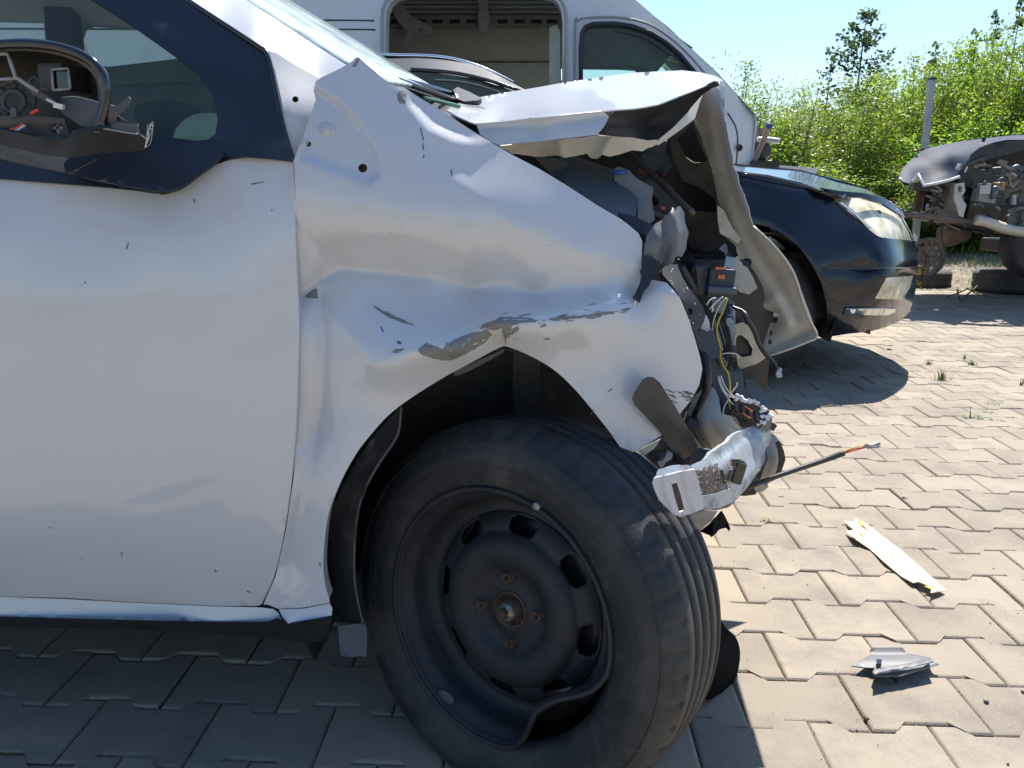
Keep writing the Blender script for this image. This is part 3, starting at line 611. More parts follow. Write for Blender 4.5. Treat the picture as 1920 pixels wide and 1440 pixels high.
# rim with its lip bent inwards at the lower right
def bend(a):           # a measured in the wheel's own plane
    a = math.degrees((a+math.pi) % (2*math.pi)-math.pi)
    return float(np.interp(a, [-92, -78, -73, -68, -63, -58, -51, -44, -36, -28, -22, -16, -9, -3, 12], [0, .001, .006, .016, .029, .041, .055, .060, .057, .049, .034, .019, .007, .001, 0]))
def wr(q, a, i, j):
    r = math.hypot(q.x, q.y)
    if r > .155: k = (r-bend(a)*min(1, max(0, (r-.168))/.03))/r; return Vector((q.x*k, q.y*k, q.z+(.014*bend(a)/.058 if r > .19 else 0)))
    return q
rimp = [(.2085, -.006), (.2095, .001), (.206, .0045), (.2015, .003), (.199, -.004), (.195, -.012), (.187, -.018), (.184, -.03), (.182, -.05), (.174, -.06), (.166, -.064), (.163, -.064), (.160, -.0635), (.157, -.0630)]
rim = lathe('rim', rimp, STEEL, wheel, 144, WM, warp=wr)
tube('rim_lip', [WM @ wr(Vector((.2055*math.cos(2*math.pi*k/72), .2055*math.sin(2*math.pi*k/72), .0035)), 2*math.pi*k/72, 0, 0) for k in range(72)], .0042, STEEL, wheel, 8, 1, closed=True)
DS = 160
def hole(i, j):
    k = (i+6) % 20
    if j in (2, 3, 4): return k < 9
    if j in (1, 5): return 1 <= k < 8
    return False
discp = [(.158, -.063), (.154, -.060), (.150, -.056), (.145, -.052), (.138, -.048), (.131, -.046), (.128, -.0455), (.124, -.041), (.118, -.034), (.112, -.030), (.100, -.028), (.088, -.029), (.078, -.033), (.070, -.040), (.064, -.046), (.050, -.0475), (.040, -.0475), (.034, -.044), (.031, -.044), (.031, -.07)]
dsk = lathe('wheel_disc', discp, STEEL, wheel, DS, WM, skip=hole); s_ = dsk.modifiers.new('t', 'SOLIDIFY'); s_.thickness = .003; s_.offset = -1
lathe('brake_drum', [(.0001, -.085), (.13, -.085), (.15, -.09), (.152, -.16), (.11, -.17)], BLACKP, wheel, 48, WM)
lathe('rim_barrel', [(.182, -.05), (.178, -.09), (.176, -.15), (.19, -.17), (.204, -.178)], STEEL, wheel, 96, WM)
for k in range(4):
    a = math.radians(98+90*k); B = WM @ Matrix.Translation((.054*math.cos(a), .054*math.sin(a), -.0475))
    b_ = lathe('wheel_bolt', [(.0001, .003), (.005, .003), (.0052, .012), (.008, .0125), (.0088, .009), (.0088, 0), (.0125, -.0005), (.0125, -.003)], RUST, wheel, 6, B)
lathe('hub_rim', [(.031, -.05), (.0300, -.043), (.027, -.043), (.0265, -.055), (.0001, -.056)], RUST, wheel, 32, WM)
lathe('hub_nut', [(.0001, -.024), (.0085, -.024), (.009, -.028), (.0155, -.031), (.0165, -.035), (.0165, -.055)], BOLT, wheel, 6, WM)
lathe('axle_stub', [(.0001, -.016), (.0072, -.0165), (.0085, -.019), (.0085, -.03)], RUST, wheel, 20, WM)
lathe('balance_weight', [(.0001, 0), (.006, 0), (.007, -.002), (.007, -.006)], BOLT, wheel, 10, WM @ Matrix.Translation((.2085*math.cos(math.radians(72)), .2085*math.sin(math.radians(72)), .008)))
lathe('wheel_mark', [(.0001, .0015), (.016, .001), (.018, 0)], DARKG, wheel, 20, WM @ Matrix.Translation((.193*math.cos(math.radians(-118)), .193*math.sin(math.radians(-118)), -.006)) @ Matrix.Scale(.6, 4, (0, 1, 0)))

# --- windows, door frame
GD = tps([(-400, 300, 1.20), (0, 300, 1.192), (400, 262, 1.192), (330, 110, 1.225), (180, 0, 1.262), (-100, -200, 1.34), (-400, -200, 1.34), (410, 210, 1.2), (0, 100, 1.25)])
frame_out = [(548, 303), (500, 297), (460, 294), (430, 298), (400, 311), (380, 325), (352, 345), (335, 355), (312, 362), (285, 361), (250, 356), (200, 351), (100, 343), (0, 335), (-450, 318), (-450, 296), (0, 302), (130, 302), (240, 272), (280, 258), (330, 259), (370, 264), (392, 261), (404, 250), (408, 225), (404, 200), (394, 172), (375, 145), (350, 122), (325, 103), (290, 78), (250, 50), (210, 24), (165, -4), (60, -75), (-120, -190), (-300, -300), (-300, -345), (-120, -300), (60, -200), (200, -100), (340, -8), (400, 32), (480, 84), (500, 100), (508, 125), (516, 165), (530, 230), (541, 270)]
TD = tps([(548, 303, 1.162), (460, 294, 1.155), (335, 355, 1.15), (200, 345, 1.152), (-450, 310, 1.165), (280, 265, 1.18), (400, 255, 1.186), (480, 250, 1.168), (405, 200, 1.195), (325, 103, 1.222), (165, -4, 1.262), (500, 100, 1.222), (340, -8, 1.276), (400, 80, 1.235), (530, 230, 1.175), (450, 160, 1.2), (-120, -190, 1.34), (-120, -300, 1.36), (60, -150, 1.31)])
TD2 = add(TD, ridge([(262, 3), (320, 40), (400, 92), (470, 127)], .003, 7, 7, 2), ridge([(404, 262), (440, 254), (500, 252), (538, 256)], -.004, 16, 10, 5), ridge([(470, 130), (490, 200), (500, 250)], .0012, 12, 12, 3))
frame = panel('window_frame', frame_out, TD2, TRIM, car, step=12, thick=.003)
ptube('frame_seal', [(340, -8), (400, 32), (480, 84), (499, 98), (508, 125), (516, 165), (530, 230), (541, 270), (550, 300)], [1.277, 1.255, 1.226, 1.219, 1.207, 1.195, 1.179, 1.17, 1.165], .0035, GLOSSB, frame, seg=8)
panel('door_glass', [(-450, 310), (0, 310), (140, 305), (290, 268), (420, 270), (420, 200), (395, 150), (340, 105), (200, 10), (150, -20), (-120, -200), (-300, -310), (-450, -310)], lambda u, v: GD(u, v)+.004, GLASS, car, step=40, thick=0)
# --- inside of the cabin and far side
def wpoly(name, P, m, parent, thick=.02, holes=()):      # upright slab facing the camera side given in (x, z) at y
    y, pl = P; 
    vs_ = [Vector((a, b)) for a, b in pl]; E = [(i, (i+1) % len(pl)) for i in range(len(pl))]
    for h in holes: b = len(vs_); vs_ += [Vector(q) for q in h]; E += [(b+i, b+(i+1) % len(h)) for i in range(len(h))]
    r = delaunay_2d_cdt(vs_, E, [], 0, 1e-5); vv = np.array([tuple(q) for q in r[0]]); ff = np.array([tuple(f) for f in r[2]]); c = vv[ff].mean(1)
    mk = inpoly(c[:, 0], c[:, 1], pl)
    for h in holes: mk &= ~inpoly(c[:, 0], c[:, 1], h)
    o = mesh_obj(name, [(a, y, b) for a, b in vv], ff[mk][:, ::-1].tolist(), m, parent, False)
    s = o.modifiers.new('t', 'SOLIDIFY'); s.thickness = thick; s.offset = 1; return o
def xz(u, v, Y): p = pt(u, v, Y); return (p.x, p.z)
FY = 2.72
fw_hole = [xz(*q, FY) for q in ((146, 66), (150, 52), (165, 46), (260, 52), (420, 62), (500, 100), (470, 108), (340, 109), (205, 125), (160, 122))]
fw_hole2 = [xz(*q, FY) for q in ((-260, 0), (-250, -24), (60, -20), (80, 20), (88, 110), (80, 128), (-260, 135))]
far_o = [xz(*q, FY) for q in ((-700, -20), (-300, -60), (60, -62), (300, 0), (620, 130), (700, 190), (860, 260), (900, 420), (880, 560), (600, 600), (-900, 560), (-900, 200))]
wpoly('far_door_side', (FY, far_o), GREENIN, car, .04, (fw_hole, fw_hole2))
panel('far_door_trim', [(-200, 128), (205, 128), (340, 109), (440, 104), (440, 145), (370, 152), (205, 160), (-200, 165)], flat(2.6), mat('blue grey door trim', (.09, .12, .13), .6), car, step=60, thick=.03)
box('dashboard', (-.28, 1.95, .80), (.50, 1.2, .22), DARKIN, car, bev=.06)
box('headrest', (-1.02, 1.62, 1.05), (.10, .26, .19), DARKIN, car, eul(0, -12, 0), .04)
box('headrest', (-1.02, 2.32, 1.05), (.10, .26, .19), DARKIN, car, eul(0, -12, 0), .04)
box('seat', (-1.10, 1.62, .72), (.14, .46, .62), DARKIN, car, eul(0, -14, 0), .05)
box('seat', (-1.10, 2.32, .72), (.14, .46, .62), DARKIN, car, eul(0, -14, 0), .05)
panel('centre_pillar', [(72, -80), (122, -60), (140, 78), (150, 140), (95, 140), (80, 0)], flat(2.5), DARKIN, car, step=60, thick=.05)
ab = lathe('airbag', [(.0001, .025), (.03, .02), (.05, .01), (.06, -.005), (.055, -.02)], mat('airbag cloth', (.62, .68, .6), .8, var=.05, bump=.8, bscale=20), car, 28, Matrix.Translation(pt(392, 268, 1.45)) @ Matrix.Rotation(math.radians(35), 4, 'Y') @ Matrix.Rotation(math.radians(60), 4, 'X'))
# --- windscreen, roof, body shell
A0 = pt(700, 150, 1.31); A1 = pt(462, 0, 1.35); C0 = pt(856, 190, 1.98); C1 = pt(540, 0, 2.0)
At = A1+(A1-A0)*1.45; Ct = C1+(C1-C0)*.72
V = []; Fc = []; nu, nv = 16, 10; mid = 2.0
for j in range(nv+1):
    t = j/nv; a = A0.lerp(At, t); c = C0.lerp(Ct, t)
    for i in range(nu+1):
        s = i/nu; y = a.y+(2*mid-2*a.y)*s; k = 1-((y-mid)/(mid-a.y))**2; V.append((a.x+(c.x-a.x)*k, y, a.z+(c.z-a.z)*k))
for j in range(nv):
    for i in range(nu): q = j*(nu+1)+i; Fc.append((q, q+1, q+nu+2, q+nu+1))
ws = mesh_obj('windscreen', V, Fc, WINDS, car); s_ = ws.modifiers.new('t', 'SOLIDIFY'); s_.thickness = .005
top = [Vector(V[nv*(nu+1)+i]) for i in range(nu+1)]
strip3('roof', top, [p+Vector((-1.7, 0, .04)) for p in top], WHITE, car, .01)
gl = [Vector(V[j*(nu+1)+nu//2]) for j in range(nv+1)]
ptube('wiper_arm', [(748, 151), (790, 166), (830, 180), (856, 190)], [1.48, 1.55, 1.62, 1.7], .006, BLACKP, car, seg=6)
ptube('wiper_blade', [(757, 152), (800, 163), (852, 178)], [1.55, 1.62, 1.74], .007, GLOSSB, car, seg=6)
panel('cowl_cover', [(740, 160), (770, 168), (850, 196), (905, 200), (940, 230), (905, 262), (850, 224), (790, 188)], linv(160, 1.75, 262, 1.4), BLACKP, car, step=20)
ptube('cowl_strip', [(795, 184), (830, 192), (862, 199)], [1.45, 1.5, 1.55], .0035, mat('green rubber strip', (.03, .12, .07), .5), car, seg=6)
panel('wiper_cap', [(850, 168), (858, 163), (880, 172), (903, 184), (896, 188), (870, 190), (856, 185)], linv(163, 1.74, 190, 1.66), BLACKP, car, step=8, thick=.01)
# body shell out of sight: floor, far wing, rear
box('floor_pan', (-1.3, 1.98, .24), (2.5, 1.36, .05), BLACKP, car)
box('rear_body', (-2.6, 1.96, .72), (1.3, 1.52, .72), WHITE, car, bev=.12)
box('firewall', (-.02, 2.0, .55), (.05, 1.15, .5), BLACKP, car)
box('far_wing', (.12, 2.68, .58), (.75, .06, .42), WHITE, car, bev=.02)
box('far_wheel', (-.05, 2.6, .28), (.5, .16, .5), RUBBER, car, bev=.08)
box('engine_block', (.18, 2.1, .52), (.30, .6, .30), BLACKP, car, bev=.04)
box('subframe', (-.05, 1.95, .24), (.4, 1.0, .08), BLACKP, car, bev=.02)

# --- crumpled bonnet
hood = bpy.data.objects.new('bonnet', None); C.objects.link(hood); par(hood, car); hood['base'] = (0, 0, 0); hood['label'] = 'white bonnet folded up into a ridge with its front end bent down'
HD = tps([(838, 207, 1.42), (893, 232, 1.335), (900, 255, 1.33), (870, 188, 1.75), (950, 172, 1.95), (1090, 150, 2.05), (1180, 136, 2.0), (1280, 132, 1.9), (1340, 141, 1.72), (1356, 152, 1.60), (1350, 165, 1.56), (1130, 208, 1.37), (1010, 221, 1.345), (1200, 197, 1.40), (1265, 176, 1.46), (960, 205, 1.6), (1080, 185, 1.68), (1200, 165, 1.70)])
panel('bonnet_skin', [(838, 207), (850, 198), (872, 189), (900, 182), (950, 173), (1000, 165), (1045, 157), (1090, 150), (1135, 143), (1180, 137), (1230, 134), (1280, 132), (1315, 136), (1340, 142), (1354, 149), (1357, 158), (1350, 158), (1340, 153), (1318, 163), (1290, 174), (1262, 184), (1235, 195), (1210, 200), (1190, 203), (1160, 205), (1130, 208), (1080, 213), (1010, 221), (950, 227), (893, 232), (880, 228), (862, 220)],
 add(HD, ridge([(905, 215), (980, 200), (1060, 196), (1120, 190), (1170, 176)], .011, 14, 9, 3), ridge([(900, 225), (915, 205), (935, 190)], -.012, 12, 10, 4), ridge([(1100, 160), (1150, 150), (1200, 158)], .008, 14, 12, 4), ridge([(1270, 150), (1310, 145), (1340, 152)], .01, 12, 10, 3)), WHITE, hood, step=9, thick=.002)
SK = lambda v0, Y0, v1, Y1: linv(v0, Y0, v1, Y1)
panel('side_flange', [(893, 232), (950, 227), (1010, 221), (1080, 213), (1130, 208), (1142, 219), (1132, 238), (1120, 252), (1060, 259), (1000, 265), (935, 272), (912, 262), (900, 252)], add(tps([(893, 232, 1.333), (1130, 208, 1.368), (900, 252, 1.330), (1120, 252, 1.352), (1010, 243, 1.352), (1010, 221, 1.342), (1010, 266, 1.336)]), ridge([(898, 240), (1010, 232), (1135, 219)], .012, 9, 6, 2)), WHITE2, hood, step=7)
panel('inner_frame', [(935, 274), (1000, 267), (1060, 261), (1122, 254), (1150, 256), (1185, 258), (1215, 264), (1232, 262), (1240, 268), (1210, 280), (1205, 284), (1185, 282), (1160, 290), (1145, 294), (1128, 290), (1120, 298), (1108, 296), (1100, 288), (1060, 296), (1048, 292), (1010, 294), (985, 291), (960, 288)],
 add(tps([(935, 274, 1.35), (1122, 254, 1.42), (1232, 265, 1.42), (985, 291, 1.44), (1060, 296, 1.44), (1150, 290, 1.42), (1060, 275, 1.43)]), ridge([(1052, 262), (1055, 296)], -.02, 10, 5, 1), ridge([(1150, 258), (1130, 292)], -.03, 12, 8, 2)), INNER, hood, step=8, jag=.4)
panel('dark_underside', [(1120, 252), (1130, 238), (1142, 219), (1162, 206), (1200, 203), (1240, 195), (1290, 176), (1340, 152), (1350, 155), (1345, 175), (1320, 180), (1300, 195), (1280, 225), (1245, 262), (1232, 274), (1215, 264), (1185, 258), (1150, 256)],
 add(tps([(1120, 252, 1.45), (1142, 219, 1.45), (1200, 203, 1.5), (1340, 152, 1.62), (1232, 274, 1.48), (1300, 195, 1.66), (1215, 235, 1.62)]), ridge([(1130, 245), (1180, 243), (1225, 256)], -.04, 14, 6, 2)), mat('dark underbonnet paint', (.05, .052, .06), .55, var=.3, dirt=(.14, .11, .08), damt=.4, dscale=8), hood, step=9)
panel('torn_flap', [(1233, 273), (1236, 261), (1262, 240), (1290, 210), (1312, 184), (1318, 178), (1311, 196), (1303, 222), (1295, 229), (1270, 248), (1250, 262)], tps([(1233, 273, 1.44), (1262, 240, 1.46), (1312, 184, 1.55), (1295, 229, 1.5), (1270, 248, 1.47)]), mat('flap paint', (.5, .46, .4), .45, 0, .3, .05), hood, step=7)
# folded-down front: rail, inner skin, outer sliver
DROP = add(tps([(1310, 180, 1.60), (1348, 160, 1.57), (1290, 260, 1.66), (1352, 240, 1.55), (1320, 350, 1.64), (1378, 330, 1.545), (1350, 450, 1.62), (1420, 430, 1.55), (1360, 520, 1.62), (1450, 520, 1.57), (1500, 560, 1.55), (1532, 630, 1.545), (1480, 656, 1.56), (1440, 668, 1.58), (1390, 600, 1.64), (1440, 600, 1.61), (1376, 650, 1.66)]),
 ridge([(1300, 185), (1322, 300), (1350, 400), (1392, 480), (1420, 560)], .02, 16, 22, 5), ridge([(1345, 230), (1368, 350), (1400, 440), (1450, 520), (1490, 600)], .012, 12, 10, 4), ridge([(1440, 655), (1490, 630), (1526, 615)], .012, 8, 6, 2), ridge([(1375, 590), (1420, 575), (1455, 560), (1480, 600)], -.02, 20, 16, 6))
panel('front_inner_skin', [(1305, 200), (1318, 178), (1330, 168), (1345, 162), (1350, 175), (1348, 192), (1352, 220), (1360, 262), (1368, 310), (1382, 355), (1400, 395), (1412, 425), (1440, 450), (1462, 474), (1480, 498), (1493, 525), (1505, 565), (1518, 600), (1532, 630), (1515, 640), (1480, 654), (1452, 663), (1440, 667), (1432, 655), (1420, 640), (1405, 618), (1395, 600), (1382, 590), (1372, 575), (1358, 570), (1372, 548), (1378, 530), (1370, 510), (1358, 497), (1372, 489), (1384, 480), (1380, 462), (1368, 450), (1355, 440), (1352, 400), (1345, 370), (1338, 330), (1325, 290), (1312, 250), (1300, 225)],
 DROP, INNER, hood, step=7, thick=.002, jag=.4, holes=[circ2(1400, 492, 9.5, 12, .8), [(1430, 577), (1445, 583), (1461, 590), (1456, 606), (1442, 604), (1429, 600)], circ2(1445, 624, 4, 7, 1.6), circ2(1443, 641, 5, 8, 1.2)])
panel('front_outer_skin', [(1346, 160), (1352, 150), (1357, 158), (1356, 175), (1352, 190), (1358, 215), (1366, 260), (1377, 315), (1392, 360), (1404, 395), (1412, 425), (1400, 398), (1382, 356), (1368, 311), (1360, 262), (1352, 220), (1348, 192), (1350, 175)], lambda u, v: DROP(u, v)-.003, WHITE, hood, step=6, jag=.8)
E_ = smooth_line([(1412, 425), (1440, 450), (1462, 474), (1480, 498), (1493, 525), (1505, 565), (1518, 600), (1532, 630), (1515, 640), (1480, 654), (1440, 667)], 3, False)
EA = [pt(u, v, float(DROP(u, v))) for u, v in E_]
tube('folded_hem', EA, .0028, mat('hem paint', (.5, .46, .4), .4), hood, 6, 1)
OA = [pt(u, v, float(DROP(u, v))+.002) for u, v in smooth_line([(1357, 158), (1362, 250), (1380, 330), (1412, 425), (1462, 474), (1493, 525), (1532, 630)], 4, False)]
strip3('outer_face', OA, [p+Vector((.07-.03*i/len(OA), .55, .05)) for i, p in enumerate(OA)], WHITE, hood, .002)
SB = [pt(u, v, Y) for u, v, Y in ((872, 189, 1.75), (950, 173, 1.95), (1090, 150, 2.05), (1180, 137, 2.0), (1280, 132, 1.9), (1356, 152, 1.62))]
strip3('bonnet_far_half', [p+Vector((0, .006, -.008)) for p in SB], [p+Vector((-.05, .68, -.08)) for p in SB], WHITE, hood, .002)
panel('front_inner_brace', [(1250, 235), (1275, 222), (1300, 205), (1312, 250), (1325, 290), (1338, 330), (1345, 370), (1352, 400), (1355, 440), (1366, 450), (1384, 470), (1380, 484), (1358, 500), (1340, 495), (1325, 480), (1300, 480), (1285, 450), (1280, 400), (1300, 395), (1345, 400), (1340, 372), (1310, 350), (1280, 340), (1262, 300)], tps([(1250, 235, 1.75), (1300, 205, 1.68), (1338, 330, 1.69), (1300, 395, 1.82), (1384, 480, 1.66), (1300, 480, 1.8), (1262, 300, 1.8)]), INNERD, hood, step=10, holes=[[(1268, 262), (1290, 240), (1300, 230), (1308, 262), (1326, 300), (1318, 305), (1300, 305), (1283, 293)]])
panel('rail_flange', [(1345, 385), (1358, 395), (1372, 425), (1390, 448), (1384, 458), (1368, 446), (1350, 438), (1346, 415)], flat(1.6), INNER, hood, step=8)
panel('tab_plate', [(1358, 500), (1372, 489), (1382, 480), (1386, 488), (1400, 500), (1412, 520), (1420, 540), (1405, 552), (1388, 548), (1375, 535), (1366, 518)], tps([(1358, 500, 1.585), (1386, 484, 1.58), (1420, 540, 1.57), (1375, 540, 1.575)]), INNER, hood, step=7, holes=[circ2(1400, 493.5, 8.5, 12, .75)])
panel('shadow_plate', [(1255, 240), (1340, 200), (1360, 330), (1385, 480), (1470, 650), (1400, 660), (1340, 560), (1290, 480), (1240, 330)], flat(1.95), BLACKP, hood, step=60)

# --- engine bay
eb = bpy.data.objects.new('engine_bay', None); C.objects.link(eb); par(eb, car); eb['base'] = (0, 0, 0); eb['label'] = 'exposed engine bay with torn grey and blue plastic'
panel('bay_wall', [(920, 262), (1240, 262), (1330, 300), (1350, 480), (1300, 560), (1215, 500), (1200, 440), (1000, 320)], flat(2.35), BLACKP, eb, step=80, thick=.01)
panel('air_box', [(1040, 320), (1075, 312), (1180, 355), (1196, 372), (1190, 420), (1170, 412), (1075, 358)], tps([(1040, 320, 1.5), (1190, 372, 1.5), (1180, 420, 1.45), (1070, 350, 1.45)]), BLUEG, eb, step=14, thick=.02)
panel('cover', [(1000, 292), (1060, 298), (1072, 330), (1068, 352), (1035, 328)], flat(1.55), DARKG, eb, step=14, thick=.02)
box('fuse_box', pt(1105, 340, 1.72), (.14, .18, .07), DARKG, eb, eul(5, 18, 0), .008)
panel('filler_tube', [(1150, 318), (1160, 312), (1180, 320), (1195, 335), (1212, 345), (1225, 352), (1222, 375), (1228, 412), (1210, 425), (1195, 415), (1196, 372), (1165, 350), (1152, 340)], flat(1.52), mat('blue grey bottle', (.13, .17, .21), .45, dirt=(.15, .14, .12), damt=.3), eb, step=12, thick=.03)
tube('blue_cap', [pt(1160, 328, 1.5), pt(1160, 319, 1.5)], .014, BLUEP, eb, 14, 0)
ptube('bonnet_prop', [(1175, 285), (1200, 305), (1290, 392), (1294, 394)], [1.75, 1.7, 1.52, 1.51], .0062, mat('prop rod', (.1, .085, .08), .5, .2), eb, seg=8, sm=3)
panel('orange_label', [(1198, 316), (1214, 320), (1212, 333), (1197, 334)], flat(1.9), ORANGE, eb, step=10); panel('orange_label', [(1226, 322), (1246, 320), (1250, 328), (1232, 334)], flat(1.9), ORANGE, eb, step=10)
panel('orange_label', [(1238, 387), (1249, 388), (1245, 399)], flat(1.7), ORANGE, eb, step=10)
panel('hose_cover', [(1205, 290), (1250, 285), (1262, 312), (1250, 325), (1215, 318)], flat(1.85), BLUEG, eb, step=14, thick=.03)
panel('dark_panel', [(1185, 345), (1215, 338), (1262, 350), (1275, 388), (1260, 410), (1225, 405), (1190, 400)], flat(1.75), DARKG, eb, step=14, thick=.02)
ptube('wire_loom', [(1190, 405), (1215, 398), (1245, 405), (1275, 425), (1300, 470)], [1.55, 1.55, 1.56, 1.6, 1.65], .009, BLACKP, eb, seg=8)
ptube('wire_loom', [(1070, 300), (1120, 330), (1180, 340), (1230, 380)], [1.8, 1.75, 1.7, 1.75], .008, BLACKP, eb, seg=8)
panel('upper_rail', [(1160, 398), (1185, 404), (1230, 424), (1248, 440), (1240, 448), (1205, 440), (1175, 418)], linv(398, 1.36, 448, 1.33), BLACKP, eb, step=10, thick=.006)
box('battery', pt(1120, 395, 1.95), (.24, .17, .17), DARKG, eb, None, .006)
panel('bracket_arm', [(1213, 440), (1222, 428), (1240, 412), (1262, 392), (1275, 386), (1283, 398), (1284, 415), (1291, 436), (1288, 452), (1286, 468), (1278, 482), (1268, 478), (1262, 492), (1246, 498), (1238, 494), (1232, 505), (1222, 508), (1210, 500), (1207, 480), (1209, 458)],
 add(tps([(1213, 440, 1.25), (1275, 390, 1.285), (1288, 452, 1.28), (1246, 498, 1.24), (1210, 500, 1.245), (1245, 445, 1.235)]), ridge([(1240, 412), (1248, 460), (1240, 500)], .02, 8, 8, 2), ridge([(1262, 400), (1270, 440), (1262, 490)], -.014, 8, 8, 2)), mat('grey lamp bracket', (.12, .13, .14), .5, var=.25, scale=20, dirt=(.2, .16, .13), damt=.4, dscale=20), eb, step=7, thick=.006)
panel('black_arm', [(1208, 478), (1222, 482), (1238, 492), (1232, 506), (1224, 520), (1218, 534), (1206, 548), (1200, 566), (1193, 562), (1187, 556), (1192, 548), (1200, 530), (1203, 515), (1200, 508), (1205, 500)], linv(478, 1.235, 566, 1.205), BLACKP, eb, step=8, thick=.006)
panel('diagonal_strap', [(1242, 503), (1252, 495), (1271, 496), (1273, 505), (1280, 520), (1292, 540), (1306, 558), (1317, 574), (1322, 588), (1320, 600), (1312, 614), (1303, 628), (1296, 606), (1290, 590), (1281, 566), (1270, 548), (1256, 530), (1242, 514)], tps([(1245, 500, 1.34), (1271, 500, 1.35), (1306, 560, 1.33), (1303, 628, 1.31), (1281, 566, 1.31)]), mat('dusty black strap', (.03, .03, .035), .55, speck=((.5, .5, .52), 150, .68)), eb, step=7, thick=.01, holes=[circ2(1294, 584, 4.5, 10, 1.6)])
for k in range(9):
    u, v = 1277+k*2.6, 508+k*4.4; tube('hose_ring', [pt(u-6, v+2, 1.42), pt(u, v-3, 1.405), pt(u+8, v-2.5, 1.42)], .0035, BLACKP, eb, 6, 3)
ptube('corrugated_core', [(1274, 502), (1302, 552)], 1.43, .010, BLACKP, eb, seg=8, sm=0)
box('connector_block', pt(1350, 530, 1.47), (.046, .03, .052), mat('blue black connector', (.02, .035, .06), .4, dirt=(.08, .08, .08), damt=.2), eb, eul(0, 3, 0), .004)
box('connector_lip', pt(1352, 543, 1.455), (.052, .03, .012), BLUEG, eb, eul(0, 3, 0), .003)
box('orange_clip', pt(1351, 503, 1.452), (.019, .004, .004), ORANGE, eb); box('orange_clip', pt(1352, 519, 1.452), (.012, .006, .007), ORANGE, eb)
box('hinge_stub', pt(1313, 525, 1.5), (.016, .03, .05), mat('brown grey plastic', (.13, .1, .1), .6), eb, eul(0, -10, 0), .004)
ptube('black_hose', [(1290, 480), (1300, 500), (1330, 500), (1325, 520)], [1.62, 1.55, 1.55, 1.6], .012, BLACKP, eb, seg=8)
panel('clear_lens', [(1338, 560), (1352, 556), (1370, 560), (1378, 572), (1379, 600), (1378, 640), (1381, 668), (1383, 690), (1373, 696), (1362, 690), (1357, 670), (1350, 640), (1340, 610), (1334, 585)], add(tps([(1338, 560, 1.45), (1378, 572, 1.45), (1360, 600, 1.41), (1366, 660, 1.42), (1383, 690, 1.46), (1340, 610, 1.45), (1357, 670, 1.45)])), CLEAR, eb, step=8, thick=.004)
panel('lens_back', [(1336, 562), (1376, 566), (1381, 690), (1362, 686), (1340, 610)], flat(1.50), mat('lens reflector', (.35, .38, .42), .35, .5, var=.3, scale=30), eb, step=10)
panel('lower_blue_shell', [(1306, 622), (1316, 618), (1326, 621), (1334, 617), (1344, 628), (1347, 645), (1350, 662), (1345, 672), (1325, 674), (1312, 655), (1303, 632)], flat(1.37), mat('dark blue shell', (.012, .035, .07), .4), eb, step=8, thick=.01)
panel('sky_reflection_patch', [(1324, 590), (1330, 603), (1332, 618), (1324, 621), (1313, 617), (1319, 606)], flat(1.41), MELT_SKY, eb, step=8, thick=.01)  # white panel standing in for sky reflected in the gap
panel('hinge_plate', [(1376, 610), (1392, 604), (1405, 612), (1418, 628), (1432, 652), (1440, 668), (1420, 682), (1388, 692), (1380, 680), (1376, 650)], tps([(1376, 610, 1.57), (1432, 652, 1.59), (1388, 692, 1.6), (1400, 640, 1.575)]), INNER, eb, step=8, holes=[[(1383, 630), (1390, 628), (1402, 638), (1411, 655), (1409, 667), (1392, 670), (1380, 662), (1378, 640)]])
panel('hinge_hole_back', [(1372, 620), (1415, 620), (1420, 678), (1375, 680)], flat(1.7), RUST, eb, step=30)
ptube('coolant_hose', [(1308, 648), (1320, 668), (1327, 700), (1325, 728), (1316, 752), (1304, 778), (1300, 792)], [1.40, 1.37, 1.35, 1.35, 1.36, 1.38, 1.4], .0068, BLACKP, eb, seg=12)
ptube('hose_collar', [(1286, 790), (1298, 796), (1306, 800)], 1.38, .012, mat('dusty rubber', (.06, .05, .05), .8), eb, seg=12)
ptube('lower_hose', [(1300, 798), (1308, 815), (1320, 832), (1330, 846)], [1.39, 1.4, 1.42, 1.45], .006, BLACKP, eb, seg=10)
panel('washer_bottle', [(1290, 770), (1300, 745), (1318, 728), (1338, 725), (1348, 745), (1352, 775), (1378, 782), (1390, 800), (1392, 830), (1380, 850), (1330, 850), (1305, 838), (1292, 810)], add(tps([(1290, 770, 1.47), (1338, 725, 1.50), (1320, 780, 1.42), (1392, 800, 1.50), (1350, 820, 1.43), (1320, 850, 1.47)])), WAX, eb, step=9, thick=.01)
panel('radiator_panel', [(1325, 670), (1350, 672), (1362, 695), (1392, 698), (1396, 730), (1420, 760), (1400, 790), (1365, 775), (1345, 740), (1330, 710)], flat(1.5), BLUEG, eb, step=12, thick=.02)
panel('splash_piece', [(1396, 700), (1410, 708), (1430, 728), (1446, 752), (1454, 766), (1440, 764), (1425, 760), (1400, 735)], linv(700, 1.62, 766, 1.5), mat('clear dirty film', (.2, .21, .19), .5), eb, step=8)
panel('black_flap', [(1215, 707), (1226, 708), (1238, 718), (1250, 738), (1266, 762), (1284, 792), (1300, 820), (1309, 838), (1298, 850), (1284, 862), (1268, 846), (1250, 826), (1236, 808), (1212, 782), (1190, 760), (1186, 748), (1194, 730), (1206, 712)], add(tps([(1215, 707, 1.165), (1186, 748, 1.165), (1250, 738, 1.175), (1309, 838, 1.26), (1284, 862, 1.26), (1236, 800, 1.19)]), ridge([(1220, 730), (1260, 790), (1290, 850)], -.006, 20, 16, 4)), mat('scuffed black flap', (.04, .04, .042), .48, var=.3, scale=14, dirt=(.12, .09, .07), damt=.5, dscale=8), eb, step=8, thick=.003)
